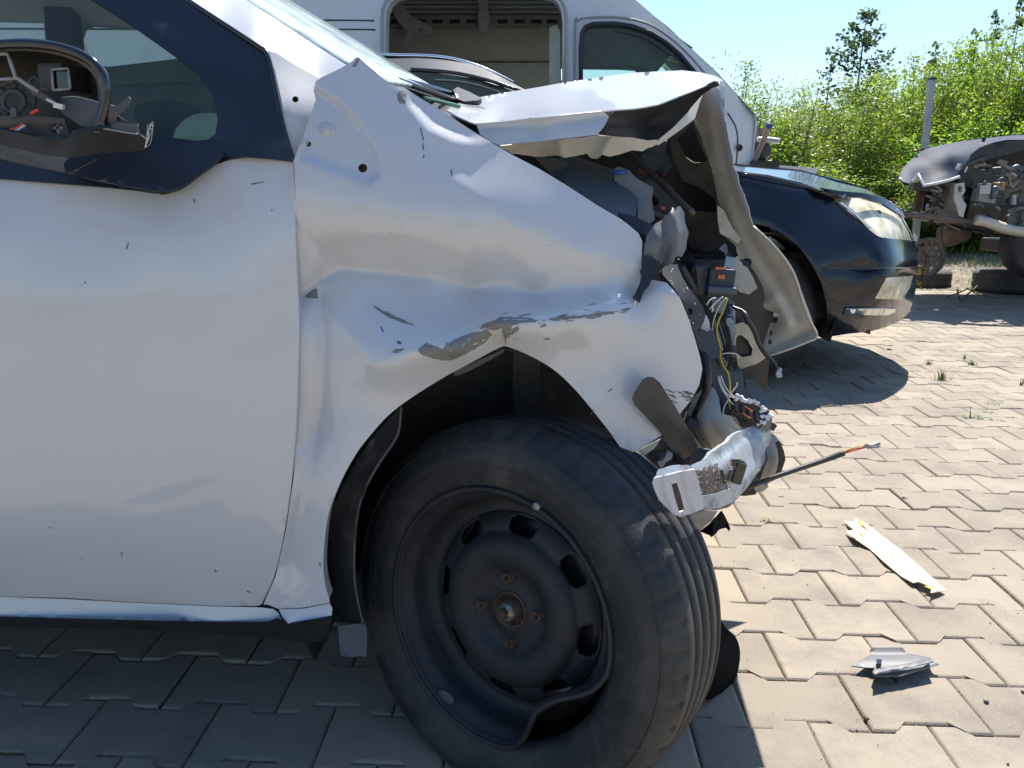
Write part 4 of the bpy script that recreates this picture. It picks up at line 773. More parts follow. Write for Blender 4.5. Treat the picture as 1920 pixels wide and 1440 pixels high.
# fused connector with blobs
box('fused_connector', pt(1400, 768, 1.40), (.062, .05, .036), BLACKP, eb, eul(0, 25, 0), .005)
for k in range(4): tube('connector_rib', [pt(1378+k*13, 756+k*6, 1.37), pt(1384+k*13, 776+k*6, 1.37)], .003, DARKG, eb, 6, 0)
for a, b in (((1397, 762), (1411, 771)), ((1391, 774), (1407, 784))): tube('copper_pin', [pt(*a, 1.362), pt(*b, 1.362)], .0018, ORANGE, eb, 6, 0)
bl = [(1384, 741), (1390, 748), (1397, 752), (1406, 754), (1413, 752), (1420, 756), (1428, 762), (1430, 770), (1429, 780), (1438, 783), (1444, 780), (1380, 748), (1424, 790), (1420, 796), (1434, 792)]
V = []
bl = [(u+rng.normal(0, 1.6), v+rng.normal(0, 1.6)) for u, v in bl for _ in range(3)]
for i, (u, v) in enumerate(bl):
    bm = bmesh.new(); bmesh.ops.create_icosphere(bm, subdivisions=2, radius=.0036*rng.uniform(.45, 1.15)); c = pt(u, v, 1.372)
    V.append(([(c.x+q.co.x*rng.uniform(.9, 1.3), c.y+q.co.y, c.z+q.co.z*rng.uniform(.8, 1.2)) for q in bm.verts], [tuple(x.index for x in f.verts) for f in bm.faces])); bm.free()
vv = []; ff = []
for a, b in V: n0 = len(vv); vv += a; ff += [tuple(i+n0 for i in f) for f in b]
mesh_obj('sealant_blobs', vv, ff, MELT_SKY, eb)
# chassis leg, crash beam and mounting plate
CL = add(tps([(1240, 890, 1.12), (1300, 870, 1.13), (1340, 850, 1.19), (1380, 800, 1.30), (1420, 790, 1.39), (1440, 800, 1.42), (1425, 860, 1.36), (1400, 910, 1.29), (1370, 950, 1.21), (1320, 965, 1.13), (1360, 880, 1.20), (1390, 850, 1.28), (1300, 920, 1.11)]), ridge([(1430, 800), (1425, 860), (1400, 905)], -.02, 10, 8, 3), ridge([(1340, 860), (1375, 835), (1410, 800)], .015, 10, 8, 3))
panel('chassis_leg', [(1295, 872), (1320, 862), (1334, 848), (1348, 838), (1365, 828), (1370, 818), (1395, 805), (1420, 796), (1436, 790), (1447, 800), (1446, 820), (1440, 842), (1438, 862), (1424, 880), (1408, 905), (1395, 922), (1380, 938), (1362, 950), (1350, 945), (1340, 915), (1325, 893), (1305, 884)], CL, STRUC, eb, step=7, thick=.006, jag=.5)
panel('crash_beam', [(1304, 884), (1325, 876), (1345, 868), (1352, 885), (1362, 905), (1368, 922), (1382, 930), (1378, 942), (1365, 952), (1345, 956), (1322, 958), (1316, 930)], lambda u, v: CL(u, v)-.006+.00*u, BEAM, eb, step=7, thick=.01, jag=.4)
panel('beam_lower', [(1316, 930), (1345, 925), (1372, 915), (1392, 918), (1378, 940), (1350, 952), (1322, 958)], lambda u, v: CL(u, v)-.010, STRUC, eb, step=7, thick=.004)
for a, b in (((1353, 880), (1360, 905)), ((1370, 880), (1366, 900))): tube('weld', [pt(*a, 1.17), pt(*b, 1.17)], .003, BEAM, eb, 6, 0)
panel('mounting_plate', [(1223, 905), (1228, 896), (1250, 891), (1278, 884), (1302, 880), (1308, 895), (1314, 920), (1321, 945), (1319, 954), (1300, 962), (1275, 969), (1262, 964), (1240, 942), (1232, 930), (1226, 915)], add(tps([(1223, 905, 1.072), (1302, 880, 1.08), (1321, 954, 1.09), (1275, 969, 1.083), (1262, 920, 1.078)]), ridge([(1246, 895), (1252, 925), (1268, 962)], -.009, 6, 6, 1.5), ridge([(1282, 886), (1292, 925), (1304, 958)], -.009, 6, 6, 1.5)), mat('lilac white bracket', (.52, .52, .56), .45, 0, .2, dirt=(.3, .22, .16), damt=.25, dscale=20), eb, step=6, thick=.003, holes=[[(1259, 908), (1269, 905), (1277, 930), (1284, 957), (1274, 961), (1266, 935)]])
panel('plate_bend', [(1234, 880), (1260, 872), (1290, 872), (1303, 880), (1278, 884), (1250, 891), (1228, 896)], linv(872, 1.092, 896, 1.078), STRUC, eb, step=7, thick=.003, jag=.5)
panel('slot_backing', [(1255, 900), (1275, 900), (1290, 962), (1270, 965)], flat(1.10), mat('dark slot', (.05, .035, .025), .8), eb, step=20)
panel('torn_steel', [(1205, 856), (1225, 840), (1242, 826), (1258, 842), (1270, 850), (1284, 862), (1296, 868), (1290, 874), (1262, 872), (1240, 882), (1232, 872), (1222, 862), (1212, 862)], add(flat(1.27), ridge([(1215, 860), (1245, 840), (1262, 865)], .02, 8, 8, 2)), DARKG, eb, step=7, thick=.004, jag=1)
panel('torn_steel', [(1232, 868), (1245, 862), (1252, 845), (1262, 850), (1258, 862), (1248, 868), (1240, 880)], flat(1.24), STRUC, eb, step=7, thick=.003, jag=.6)
panel('torn_steel', [(1294, 842), (1320, 842), (1338, 846), (1352, 845), (1340, 858), (1325, 866), (1308, 870), (1290, 862)], flat(1.28), BLUEG, eb, step=8, thick=.006, jag=.8)
box('black_clip', pt(1384, 885, 1.215), (.016, .02, .036), GLOSSB, eb, eul(0, 12, 0), .004); box('clip_head', pt(1380, 868, 1.215), (.016, .012, .008), GLOSSB, eb)
fl = [(1440, 812), (1452, 815), (1462, 828), (1470, 845), (1472, 862), (1466, 880), (1456, 896), (1444, 905), (1432, 910), (1425, 900), (1432, 880), (1440, 860), (1436, 835)]
panel('fog_lamp_shell', fl, add(tps([(1440, 812, 1.45), (1472, 862, 1.5), (1432, 910, 1.42), (1450, 860, 1.40)]), ridge([(1440, 830), (1456, 860), (1440, 900)], -.012, 5, 5, 1)), mat('weathered lamp shell', (.16, .155, .15), .5, .1, var=.3, scale=25, dirt=(.05, .045, .04), damt=.4, dscale=20), eb, step=6, thick=.006)
panel('lamp_rim', [(1462, 828), (1470, 845), (1473, 862), (1466, 882), (1456, 898), (1448, 902), (1458, 885), (1462, 865), (1460, 845), (1455, 832)], flat(1.40), BLACKP, eb, step=6, thick=.006)
panel('torn_tip', [(1424, 800), (1432, 778), (1444, 777), (1448, 786), (1446, 800), (1438, 812)], flat(1.38), mat('grey brown plastic', (.2, .18, .16), .6), eb, step=7, thick=.004); box('black_stub', pt(1447, 799, 1.4), (.012, .01, .012), BLACKP, eb, eul(0, 30, 0))
panel('tow_eye', [(1414, 912), (1425, 908), (1440, 906), (1440, 914), (1430, 922), (1418, 921)], flat(1.36), BOLT, eb, step=6, thick=.01)
panel('lower_white_piece', [(1275, 970), (1320, 958), (1346, 958), (1335, 975), (1312, 996), (1300, 990), (1285, 978)], linv(958, 1.24, 996, 1.3), WHITE2, eb, step=8, thick=.003)
panel('black_shard', [(1345, 965), (1353, 957), (1360, 968), (1370, 992), (1366, 996), (1362, 990), (1350, 992), (1340, 1003), (1334, 1008), (1330, 1004), (1312, 996), (1330, 982)], linv(957, 1.27, 1008, 1.24), mat('matt black shard', (.004, .004, .005), .8, spec=.1), eb, step=7, thick=0, jag=.4)
panel('black_undertray', smooth_line([(1330, 1150), (1362, 1178), (1380, 1195), (1388, 1225), (1382, 1265), (1366, 1290), (1345, 1303), (1325, 1300)], 3), tps([(1330, 1150, 1.5), (1388, 1225, 1.45), (1345, 1303, 1.35), (1340, 1225, 1.35)]), mat('dead black rubber', (.003, .003, .004), .9, spec=.1), eb, step=10, thick=.006)
# loose wires
def wire(name, L, Y, r, m, **k): return ptube(name, L, Y, r, m, eb, seg=6, **k)
wire('yellow_wire', [(1364, 560), (1355, 585), (1346, 605), (1344, 625), (1350, 650), (1351, 670), (1356, 685), (1366, 703), (1369, 730), (1367, 755), (1374, 780), (1384, 795), (1400, 808)], 1.385, .0014, YELLOWW)
wire('white_wire', [(1362, 558), (1350, 572), (1340, 595), (1336, 615), (1340, 640)], 1.395, .0009, WHITEW)
wire('white_wire', [(1352, 664), (1366, 662), (1380, 664), (1386, 672)], 1.39, .001, WHITEW)
wire('white_wire', [(1349, 706), (1353, 722), (1362, 738), (1376, 746), (1392, 752)], 1.385, .0011, WHITEW); wire('white_wire', [(1352, 704), (1358, 722), (1368, 736), (1384, 748), (1400, 756)], 1.384, .0011, WHITEW)
wire('white_wire', [(1346, 704), (1351, 724), (1362, 742), (1372, 756), (1388, 770), (1398, 778)], 1.383, .0011, WHITEW)
wire('white_wire', [(1382, 718), (1381, 724), (1372, 736), (1364, 752), (1357, 766), (1357, 782), (1366, 796), (1382, 806), (1397, 812), (1408, 822), (1414, 838), (1410, 852), (1398, 866), (1392, 867)], 1.37, .0011, WHITEW)
wire('white_wire', [(1325, 572), (1332, 562), (1342, 558)], 1.38, .0012, WHITEW); wire('white_wire', [(1330, 580), (1344, 566), (1356, 556)], 1.40, .001, WHITEW)
wire('thin_white_thread', [(1288, 770), (1284, 782), (1282, 790)], 1.3, .0006, WHITEW)
wire('black_cable', [(1362, 570), (1380, 578), (1394, 584), (1400, 598), (1414, 620), (1422, 642), (1436, 664), (1450, 678), (1458, 692)], [1.45, 1.44, 1.43, 1.42, 1.42, 1.42, 1.42, 1.42, 1.42], lambda t: .0045 if .25 < t < .8 else .0028, BLACKP)
for k in range(5): box('plug_pin', pt(1461+rng.uniform(-4, 5), 698+rng.uniform(-5, 6), 1.42), (.006, .006, .009), ALU, eb, eul(rng.uniform(-30, 30), rng.uniform(-40, 40), 0), .001)
wire('sheathed_cable', [(1395, 918), (1420, 907), (1450, 895), (1500, 878), (1550, 861), (1583, 849)], [1.32, 1.33, 1.33, 1.34, 1.35, 1.35], lambda t: .0040+.0014*t, mat('grey cable sheath', (.035, .035, .038), .55))
wire('red_wire', [(1580, 850), (1600, 843), (1620, 839)], 1.35, .0012, REDW); wire('orange_wire', [(1580, 848), (1600, 840), (1622, 835)], 1.35, .0012, YELLOWW); wire('red_wire', [(1580, 851), (1602, 845), (1626, 838)], 1.352, .001, REDW)
for (a, b) in (((1620, 838), (1650, 830)), ((1622, 834), (1650, 834)), ((1626, 840), (1648, 838))): wire('terminal', [a, b], 1.35, .0019, ALU, sm=0)

for k in range(44):      # small torn fittings deep in the crushed front
    u = rng.uniform(1235, 1440); v = rng.uniform(440, 860)
    if u > 1385 and v < 690: continue
    if v > 780 and u < 1290: continue
    Y = 1.46+rng.uniform(0, .22); m_ = [DARKG, BLACKP, BLUEG, STRUC, WAX, INNERD, GREY][int(rng.integers(7))]
    if k % 3 == 0: box('broken_fitting', pt(u, v, Y), tuple(rng.uniform(.006, .03, 3)), m_, eb, eul(*rng.uniform(-50, 50, 3)), .001)
    elif k % 3 == 1: wire('torn_wire', [(u, v), (u+rng.uniform(-18, 18), v+rng.uniform(4, 20)), (u+rng.uniform(-26, 26), v+rng.uniform(14, 44))], Y, float(rng.uniform(.0008, .003)), [BLACKP, WHITEW, REDW, GREY, BLUEP][k % 5])
    else:
        r1 = rng.uniform(6, 16); A_ = sorted(rng.uniform(0, 6.28, 6)); panel('torn_plastic', [(u+r1*rng.uniform(.5, 1.2)*math.cos(a), v+r1*1.2*rng.uniform(.5, 1.2)*math.sin(a)) for a in A_], lin(u-20, Y-.01*rng.uniform(-2, 2), u+20, Y+.02), m_, eb, step=8, thick=.002)

# --- broken door mirror
mi = bpy.data.objects.new('door_mirror', None); C.objects.link(mi); par(mi, car); mi['base'] = (0, 0, 0); mi['label'] = 'smashed black door mirror with its glass gone and inner frame exposed'
arc = smooth_line([(-110, 120), (-60, 92), (0, 84), (50, 82), (100, 87), (140, 98), (170, 114), (190, 136), (197, 160), (197, 195), (190, 225), (180, 250)], 4, False)
arc2 = [(0.86*(u-20)+20+2, .86*(v-200)+200+6) for u, v in arc]
def loft(name, A, B, ya, yb, m, parent, mid=None):
    n = len(A); PA = [pt(u, v, ya) for u, v in A]; PB = [pt(u, v, yb) for u, v in B]; V = PA+PB; Fc = [(i, i+1, n+i+1, n+i) for i in range(n-1)]; o = mesh_obj(name, V, Fc, m, parent)
    s = o.modifiers.new('t', 'SOLIDIFY'); s.thickness = .002; s.offset = 0; return o
loft('mirror_shell', arc, arc2, .945, 1.06, GLOSSB, mi)
ptube('shell_rim', arc, .944, .0058, GLOSSB, mi, seg=10, sm=1)
arcb = [(0.93*(u-20)+20, .93*(v-200)+200+4) for u, v in arc]
loft('inner_rim', arc, arcb, .946, .955, mat('worn rim plastic', (.14, .13, .13), .3, coat=.3, var=.3), mi)
panel('mirror_cavity', [(-110, 120), (-60, 95), (50, 88), (140, 104), (180, 136), (188, 200), (180, 250), (-110, 260)], flat(1.05), BLACKP, mi, step=30)
box('actuator_box', pt(122, 149, 1.0), (.032, .05, .030), DARKG, mi, eul(0, 0, -8), .004)
box('actuator_window', pt(114, 150, .972), (.022, .004, .020), GLOSSB, mi, None, .001)
for a, b in (((97, 130), (128, 128)), ((128, 128), (132, 166)), ((132, 166), (100, 169)), ((100, 169), (97, 130))): tube('actuator_edge', [pt(*a, .967), pt(*b, .967)], .0016, GREY, mi, 6, 0)
ring = lambda u, v, r, Y, rad, m, nm: tube(nm, [pt(u+r*math.cos(a), v+r*math.sin(a), Y) for a in np.linspace(0, 2*math.pi, 24, endpoint=False)], rad, m, mi, 8, 1, closed=True)
ring(26, 190, 20, .985, .0032, DARKG, 'motor_ring'); ring(26, 190, 38, .99, .0028, DARKG, 'motor_ring'); ring(64, 152, 8, .98, .002, DARKG, 'screw_boss')
for k in range(7):
    a = k*2*math.pi/7+.3; tube('motor_spoke', [pt(26+20*math.cos(a), 190+20*math.sin(a), .987), pt(26+40*math.cos(a), 190+40*math.sin(a), .99)], .003, DARKG, mi, 6, 0)
ptube('broken_frame_bar', [(-30, 103), (14, 100), (20, 118), (30, 146), (36, 148), (50, 158), (72, 172)], .955, .0024, GREY, mi, seg=6, sm=1)
ptube('broken_frame_bar', [(-30, 150), (30, 147)], .957, .002, GREY, mi, seg=6, sm=0); ptube('broken_frame_bar', [(88, 186), (104, 194)], .955, .0018, WHITEW, mi, seg=6, sm=0)
panel('frame_web', [(30, 146), (38, 147), (75, 170), (106, 192), (118, 200), (112, 206), (96, 196), (60, 176)], flat(.962), DARKG, mi, step=8)
box('white_tip', pt(111, 199, .953), (.011, .006, .006), WHITEW, mi, eul(0, 12, 0), .001)
panel('curved_bracket', [(115, 183), (140, 181), (165, 186), (190, 193), (213, 200), (218, 215), (218, 232), (212, 240), (180, 240), (150, 236), (120, 215), (105, 200)], add(tps([(115, 183, .97), (190, 193, .95), (213, 200, .945), (212, 240, .95), (120, 215, .965), (165, 215, .952)]), ridge([(205, 200), (208, 238)], -.006, 6, 6, 2)), DARKG, mi, step=8, thick=.003)
ptube('bright_edge', [(117, 183), (140, 181), (165, 186), (190, 193), (214, 199)], [.968, .96, .953, .949, .944], .0009, GREY, mi, seg=5)
panel('broken_tab', [(214, 200), (222, 197), (232, 187), (241, 181), (244, 184), (243, 195), (233, 207), (221, 215)], flat(.942), DARKG, mi, step=7, thick=.002)
panel('broken_web', [(220, 215), (228, 222), (240, 229), (232, 232), (220, 232)], flat(.95), BLACKP, mi, step=7)
panel('mirror_tray', [(-110, 214), (0, 217), (60, 217), (85, 219), (120, 222), (127, 240), (132, 260), (90, 258), (60, 255), (57, 240), (50, 233), (40, 235), (30, 245), (0, 243), (-110, 240)], add(flat(.958), ridge([(0, 225), (120, 226)], -.004, 10, 10, 3)), mat('brown black plastic', (.06, .05, .047), .55, var=.3, dirt=(.12, .1, .08), damt=.3), mi, step=9, thick=.004, holes=[circ2(107, 241, 13, 12, .75)])
box('tray_key', pt(110, 240, .965), (.016, .01, .003), GREY, mi); box('tray_key', pt(113, 243, .965), (.003, .01, .012), GREY, mi)
panel('tray_finger', [(18, 219), (19, 205), (25, 200), (30, 205), (31, 219)], flat(.95), DARKG, mi, step=6, thick=.004)
ptube('ribbon_wire', [(20, 243), (32, 240), (45, 232)], .95, .0018, REDW, mi, seg=5); ptube('ribbon_wire', [(58, 214), (66, 208), (72, 206)], .95, .0018, REDW, mi, seg=5)
ptube('ribbon_wire', [(22, 246), (34, 243), (47, 235)], .95, .0016, WHITEW, mi, seg=5); ptube('ribbon_wire', [(20, 249), (34, 247), (46, 239)], .95, .0014, BLUEP, mi, seg=5)
LH = add(tps([(-110, 245, .965), (0, 243, .95), (130, 262, .94), (250, 250, .95), (285, 262, .96), (-110, 300, 1.02), (0, 285, .985), (130, 296, .97), (250, 283, .965), (100, 272, .935)]))
panel('mirror_base_shell', smooth_line([(-110, 240), (0, 243), (60, 255), (130, 261), (136, 250), (180, 240), (215, 241), (258, 248), (262, 254), (275, 262), (277, 272), (268, 281), (240, 285), (180, 289), (130, 296), (60, 286), (0, 270), (-110, 262)], 2), LH, BLACKP, mi, step=9, thick=.003)
panel('cover_clip', [(178, 240), (184, 229), (195, 229), (196, 240), (205, 238), (218, 229), (258, 232), (258, 246), (261, 252), (250, 250), (200, 244)], flat(.94), DARKG, mi, step=7, thick=.002)
ptube('clip_edge', [(178, 240), (196, 241), (240, 249), (258, 251)], .938, .001, GREY, mi, seg=5)
AM = tps([(-110, 262, .99), (0, 272, .985), (120, 300, .985), (122, 325, 1.05), (-110, 300, 1.06), (0, 300, 1.04)])
panel('mirror_arm', [(-110, 262), (0, 270), (60, 286), (130, 296), (120, 305), (119, 318), (122, 324), (60, 312), (0, 298), (-110, 280)], AM, BLACKP, mi, step=10, thick=.004)
panel('mirror_foot', [(122, 324), (120, 312), (124, 302), (134, 296), (180, 291), (250, 284), (290, 275), (340, 268), (390, 268), (420, 285), (400, 308), (380, 322), (352, 342), (335, 352), (312, 358), (285, 357), (250, 351), (180, 338)], add(lambda u, v: TD2(u, v)-.02, ridge([(122, 320), (124, 303), (180, 292), (260, 285)], .0, 10)), TRIM, mi, step=12, thick=.004)
ptube('foot_crease', [(138, 322), (165, 308), (182, 300)], 1.128, .0012, GLOSSB, mi, seg=5)
fr = []
for k in range(7): 
    a = rng.uniform(-1, 1); ptube('frayed_thread', [(272+rng.uniform(-2, 2), 277), (279+4*a, 262+6*a), (284+5*a+rng.uniform(-3, 3), 245-12*abs(a)), (288+rng.uniform(-5, 3), 232+rng.uniform(-4, 14))], .955, .00022, WHITEW, mi, seg=4)

# ================================================================== black estate car behind
c2 = thing('estate_car', 'black estate car with cloudy headlight parked behind the damaged white hatchback', 'car', (.3, 4.6, 0))
BD = tps([(600, 300, 3.95), (1000, 300, 3.95), (1000, 500, 3.88), (1390, 330, 3.98), (1390, 500, 3.90), (1380, 640, 3.97), (1480, 345, 4.0), (1500, 430, 3.90), (1560, 500, 3.88), (1550, 620, 3.96), (1600, 400, 4.03), (1620, 500, 3.93), (1620, 560, 3.93), (1600, 605, 3.98), (1580, 625, 4.0), (1680, 430, 4.12), (1700, 500, 4.1), (1690, 560, 4.12), (1660, 610, 4.2), (1718, 470, 4.4), (1716, 540, 4.4), (1700, 590, 4.4), (1690, 395, 4.3), (1640, 365, 4.15)])
body = [(560, 180), (700, 230), (900, 270), (1100, 295), (1250, 305), (1390, 322), (1440, 328), (1500, 342), (1545, 358), (1575, 366), (1610, 366), (1650, 374), (1682, 396), (1704, 428), (1713, 450), (1719, 470), (1721, 500), (1719, 530), (1714, 560), (1705, 585), (1688, 602), (1660, 614), (1630, 622), (1590, 626), (1551, 632), (1552, 600), (1549, 565), (1540, 530), (1522, 495), (1498, 462), (1470, 440), (1440, 425), (1410, 419), (1370, 420), (1330, 435), (1295, 462), (1270, 500), (1255, 550), (1250, 600), (1252, 640), (560, 640)]
HLO = [tuple(q) for q in smooth_line([(1564, 375), (1574, 370), (1600, 369), (1635, 373), (1662, 383), (1683, 400), (1699, 424), (1709, 449), (1690, 449), (1660, 446), (1642, 439), (1618, 419), (1590, 395)], 2)]; FGO = [(1643, 559), (1663, 523), (1711, 519), (1705, 540), (1691, 560)]
panel('car_body', body, add(BD, ridge([(1545, 503), (1620, 503), (1700, 502), (1721, 500)], .012, 4, 4, 1), ridge([(1650, 450), (1664, 480), (1667, 515)], .006, 2.5, 2.5, .8), ridge([(1410, 404), (1450, 412), (1490, 440), (1535, 500), (1562, 560)], -.012, 16, 10, 5), ridge([(1400, 345), (1480, 360), (1560, 372)], -.02, 30, 14, 6)), BLACKCAR, c2, step=7, thick=.004, holes=[HLO, FGO])
ptube('bumper_seam', [(1545, 503), (1600, 504), (1660, 503), (1700, 502), (1719, 501)], [float(BD(u, v))-.004 for u, v in ((1545, 503), (1600, 504), (1660, 503), (1700, 502), (1719, 501))], .004, GLOSSB, c2, seg=6)
BH = tps([(1390, 322, 3.98), (1480, 340, 4.0), (1560, 362, 4.02), (1640, 375, 4.12), (1690, 400, 4.3), (1390, 311, 4.4), (1440, 316, 4.5), (1500, 320, 4.7), (1560, 335, 4.8), (1620, 352, 4.8), (1670, 375, 4.7), (1000, 290, 4.0), (1000, 262, 4.5)])
panel('bonnet', [(1000, 290), (1200, 303), (1390, 322), (1440, 329), (1500, 344), (1545, 360), (1575, 368), (1600, 366), (1640, 372), (1670, 384), (1695, 402), (1690, 392), (1680, 384), (1665, 375), (1640, 362), (1600, 346), (1560, 333), (1500, 320), (1440, 314), (1390, 310), (1200, 285), (1000, 262)], add(BH, ridge([(1390, 320), (1500, 341), (1575, 364)], .03, 3, 3, 1)), BLACKCAR, c2, step=6, thick=.006)
ptube('bonnet_gap', [(1390, 326), (1440, 332), (1500, 347), (1545, 363), (1575, 372), (1585, 366)], [3.965, 3.965, 3.985, 4.0, 4.01, 4.03], .005, GLOSSB, c2, seg=6)
panel('bonnet_lip', [(1540, 352), (1575, 358), (1620, 362), (1660, 372), (1690, 396), (1698, 408), (1684, 400), (1655, 382), (1615, 370), (1575, 370)], add(BD, flat(-.02)), GLOSSB, c2, step=8, thick=.01)
FA = [pt(u, v, Y) for u, v, Y in ((1690, 395, 4.42), (1713, 440, 4.5), (1721, 490, 4.5), (1719, 530, 4.5), (1712, 565, 4.5), (1700, 590, 4.45), (1675, 608, 4.35))]
V = []; n = len(FA)
for k, (dy, dx) in enumerate(((0, 0), (.25, .03), (.6, .02), (.9, -.1), (1.1, -.35))): V += [p+Vector((dx, dy, 0)) for p in FA]
mesh_obj('front_fascia', V, [(k*n+i, k*n+i+1, (k+1)*n+i+1, (k+1)*n+i) for k in range(4) for i in range(n-1)], BLACKCAR, c2)
HA = [pt(u, v, Y) for u, v, Y in ((1000, 262, 4.5), (1200, 285, 4.5), (1390, 310, 4.4), (1500, 320, 4.7), (1620, 352, 4.8), (1690, 395, 4.42))]
strip3('bonnet_far_half', HA, [p+Vector((-.05, 1.0, -.03)) for p in HA], BLACKCAR, c2, .01)
hl = panel('headlight', smooth_line([(1564, 374), (1572, 367), (1600, 366), (1635, 370), (1662, 380), (1685, 398), (1702, 424), (1712, 450), (1690, 450), (1660, 447), (1642, 440), (1618, 420), (1590, 396)], 3), add(BD, flat(-.012), ridge([(1564, 370), (1600, 362), (1640, 366), (1685, 392), (1706, 420), (1716, 452)], .10, 24, 24, 4)), LAMPG, c2, step=6, thick=0)
panel('lamp_bowl', [(1560, 366), (1600, 362), (1640, 368), (1670, 384), (1695, 415), (1712, 452), (1655, 450), (1615, 422)], add(BD, flat(.13)), mat('lamp bowl', (.6, .6, .56), .3, .3, var=.2, scale=12), hl, step=12)
ptube('lamp_edge', [(1573, 378), (1600, 398), (1622, 420), (1646, 441)], 4.0, .007, CHROME, hl, seg=6)
box('lamp_bulb', pt(1640, 405, 4.14), (.05, .04, .06), DARKG, hl, None, .015)
fg = panel('fog_lamp', [(1641, 560), (1662, 521), (1712, 517), (1706, 540), (1692, 562)], add(BD, flat(-.004)), LAMPG, c2, step=10, thick=.003)
panel('fog_bowl', [(1645, 558), (1665, 524), (1706, 522), (1690, 558)], add(BD, flat(.06)), mat('fog bowl', (.45, .4, .36), .25, .6, var=.3, scale=14), fg, step=10)
panel('chrome_strip', [(1578, 592), (1588, 580), (1620, 579), (1680, 579), (1678, 586), (1664, 591), (1620, 594), (1582, 596)], add(BD, flat(-.012), linv(578, -.01, 596, .02)), CHROME, c2, step=6, thick=.008)
panel('lamp_washer', [(1712, 436), (1718, 440), (1721, 452), (1713, 452)], flat(4.36), WHITE2, c2, step=6)
c = pt(1400, 590, 4.05)
w2 = bpy.data.objects.new('wheel', None); C.objects.link(w2); par(w2, c2); w2['base'] = (0, 0, 0)
def simple_wheel(parent, c, r, wdt, rimm=ALU, rot=None, spokes=7):
    q = Matrix.Translation(c) @ (rot or Vector((0, -1, 0)).to_track_quat('Z', 'Y').to_matrix().to_4x4())
    lathe('tyre', [(r*.64, 0), (r*.72, .012), (r*.88, .014), (r*.96, -.004), (r, -.03), (r, -wdt+.03), (r*.95, -wdt), (r*.7, -wdt-.01), (r*.62, -wdt+.01)], RUBBER, parent, 64, q)
    lathe('rim', [(r*.64, .0), (r*.62, .004), (r*.60, -.01), (r*.57, -.03), (r*.56, -wdt*.6), (r*.55, -wdt+.02), (r*.63, -wdt)], rimm, parent, 48, q)
    for k in range(spokes):
        a = 2*math.pi*k/spokes; tube('spoke', [q @ Vector((r*.1*math.cos(a), r*.1*math.sin(a), -.02)), q @ Vector((r*.58*math.cos(a), r*.58*math.sin(a), -.03))], r*.055, rimm, parent, 6, 0)
    lathe('hub', [(.0001, -.01), (r*.14, -.012), (r*.16, -.04)], rimm, parent, 24, q); lathe('brake_disc', [(.0001, -.09), (r*.45, -.09), (r*.45, -.12)], RUST, parent, 24, q)
simple_wheel(w2, Vector((c.x, 3.97, .335)), .335, .22)
w2b = bpy.data.objects.new('wheel', None); C.objects.link(w2b); par(w2b, c2); w2b['base'] = (0, 0, 0); simple_wheel(w2b, Vector((c.x-2.75, 3.97, .335)), .335, .22)
V = []; Fc = []; n = 20
for i in range(n+1):
    a = math.pi*(-.1+1.2*i/n); x = c.x+.40*math.cos(a); z = .335+.40*math.sin(a); V += [(x, 3.92, z), (x, 4.4, z)]
for i in range(n): Fc.append((2*i, 2*i+1, 2*i+3, 2*i+2))
mesh_obj('wheel_arch', V, Fc, mat('dusty arch liner', (.06, .05, .042), .9, dirt=(.12, .1, .08), damt=.5), c2)
box('underbody', (0, 4.85, .34), (2.5, 1.5, .25), BLACKP, c2, None, .05); box('bumper_light_block', (1.7, 4.88, .46), (.32, 1.02, .3), BLACKP, c2); box('front_light_block', (1.25, 4.78, .46), (.72, 1.36, .34), BLACKP, c2); box('tray_light_block', (1.02, 4.78, .38), (1.24, 1.5, .13), BLACKP, c2); box('inner_body', (.4, 4.95, .62), (1.6, 1.3, .36), BLACKP, c2, None, .05)  # unseen front boxes added to stop sun leaking into the car's shadow
box('far_wheel', (c.x, 5.45, .33), (.6, .2, .6), RUBBER, c2, None, .12)
rear = box('rear_body', (-1.9, 4.85, .66), (2.0, 1.75, .62), BLACKCAR, c2, None, .1)
panel('undertray_tab', [(1605, 620), (1632, 618), (1632, 627), (1620, 624)], flat(4.1), BLACKP, c2, step=8)
RD = tps([(600, 90, 4.4), (740, 104, 4.35), (830, 107, 4.35), (900, 124, 4.3), (985, 166, 4.2), (600, 125, 4.15), (770, 128, 4.12), (850, 136, 4.1), (930, 152, 4.08), (1010, 178, 4.05)])
panel('roof', [(560, 84), (640, 94), (740, 104), (780, 104), (830, 108), (865, 115), (905, 128), (945, 147), (985, 168), (1100, 225), (1250, 285), (1240, 300), (1100, 245), (1010, 190), (950, 166), (900, 150), (850, 141), (800, 134), (700, 128), (560, 118)], RD, mat('dull black roof paint', (.02, .026, .04), .5, spec=.15), c2, step=12, thick=.006)
ptube('roof_highlight', [(700, 102), (740, 104), (790, 105), (830, 108), (865, 115), (905, 128), (945, 147), (962, 156)], 4.32, .011, CHROME, c2, seg=8)  # chrome tube added to draw the white highlight along the roof edge
panel('side_glass', [(560, 118), (700, 128), (800, 134), (850, 141), (900, 150), (950, 166), (1010, 190), (1100, 245), (1240, 300), (1100, 300), (900, 275), (700, 235), (560, 200)], flat(4.05), mat('dark car window', (.012, .014, .016), .06, var=.2), c2, step=30, thick=.004)
ptube('window_trim', [(770, 130), (830, 134), (880, 142), (940, 158), (1000, 182), (1100, 240)], 4.04, .009, GLOSSB, c2, seg=8); ptube('door_seal', [(815, 149), (860, 152), (910, 163), (960, 182)], 4.03, .004, GREY, c2, seg=6)
SA = [pt(u, v, Y) for u, v, Y in ((560, 84, 4.45), (740, 104, 4.37), (865, 115, 4.33), (945, 147, 4.27), (985, 168, 4.2), (1250, 285, 4.2))]
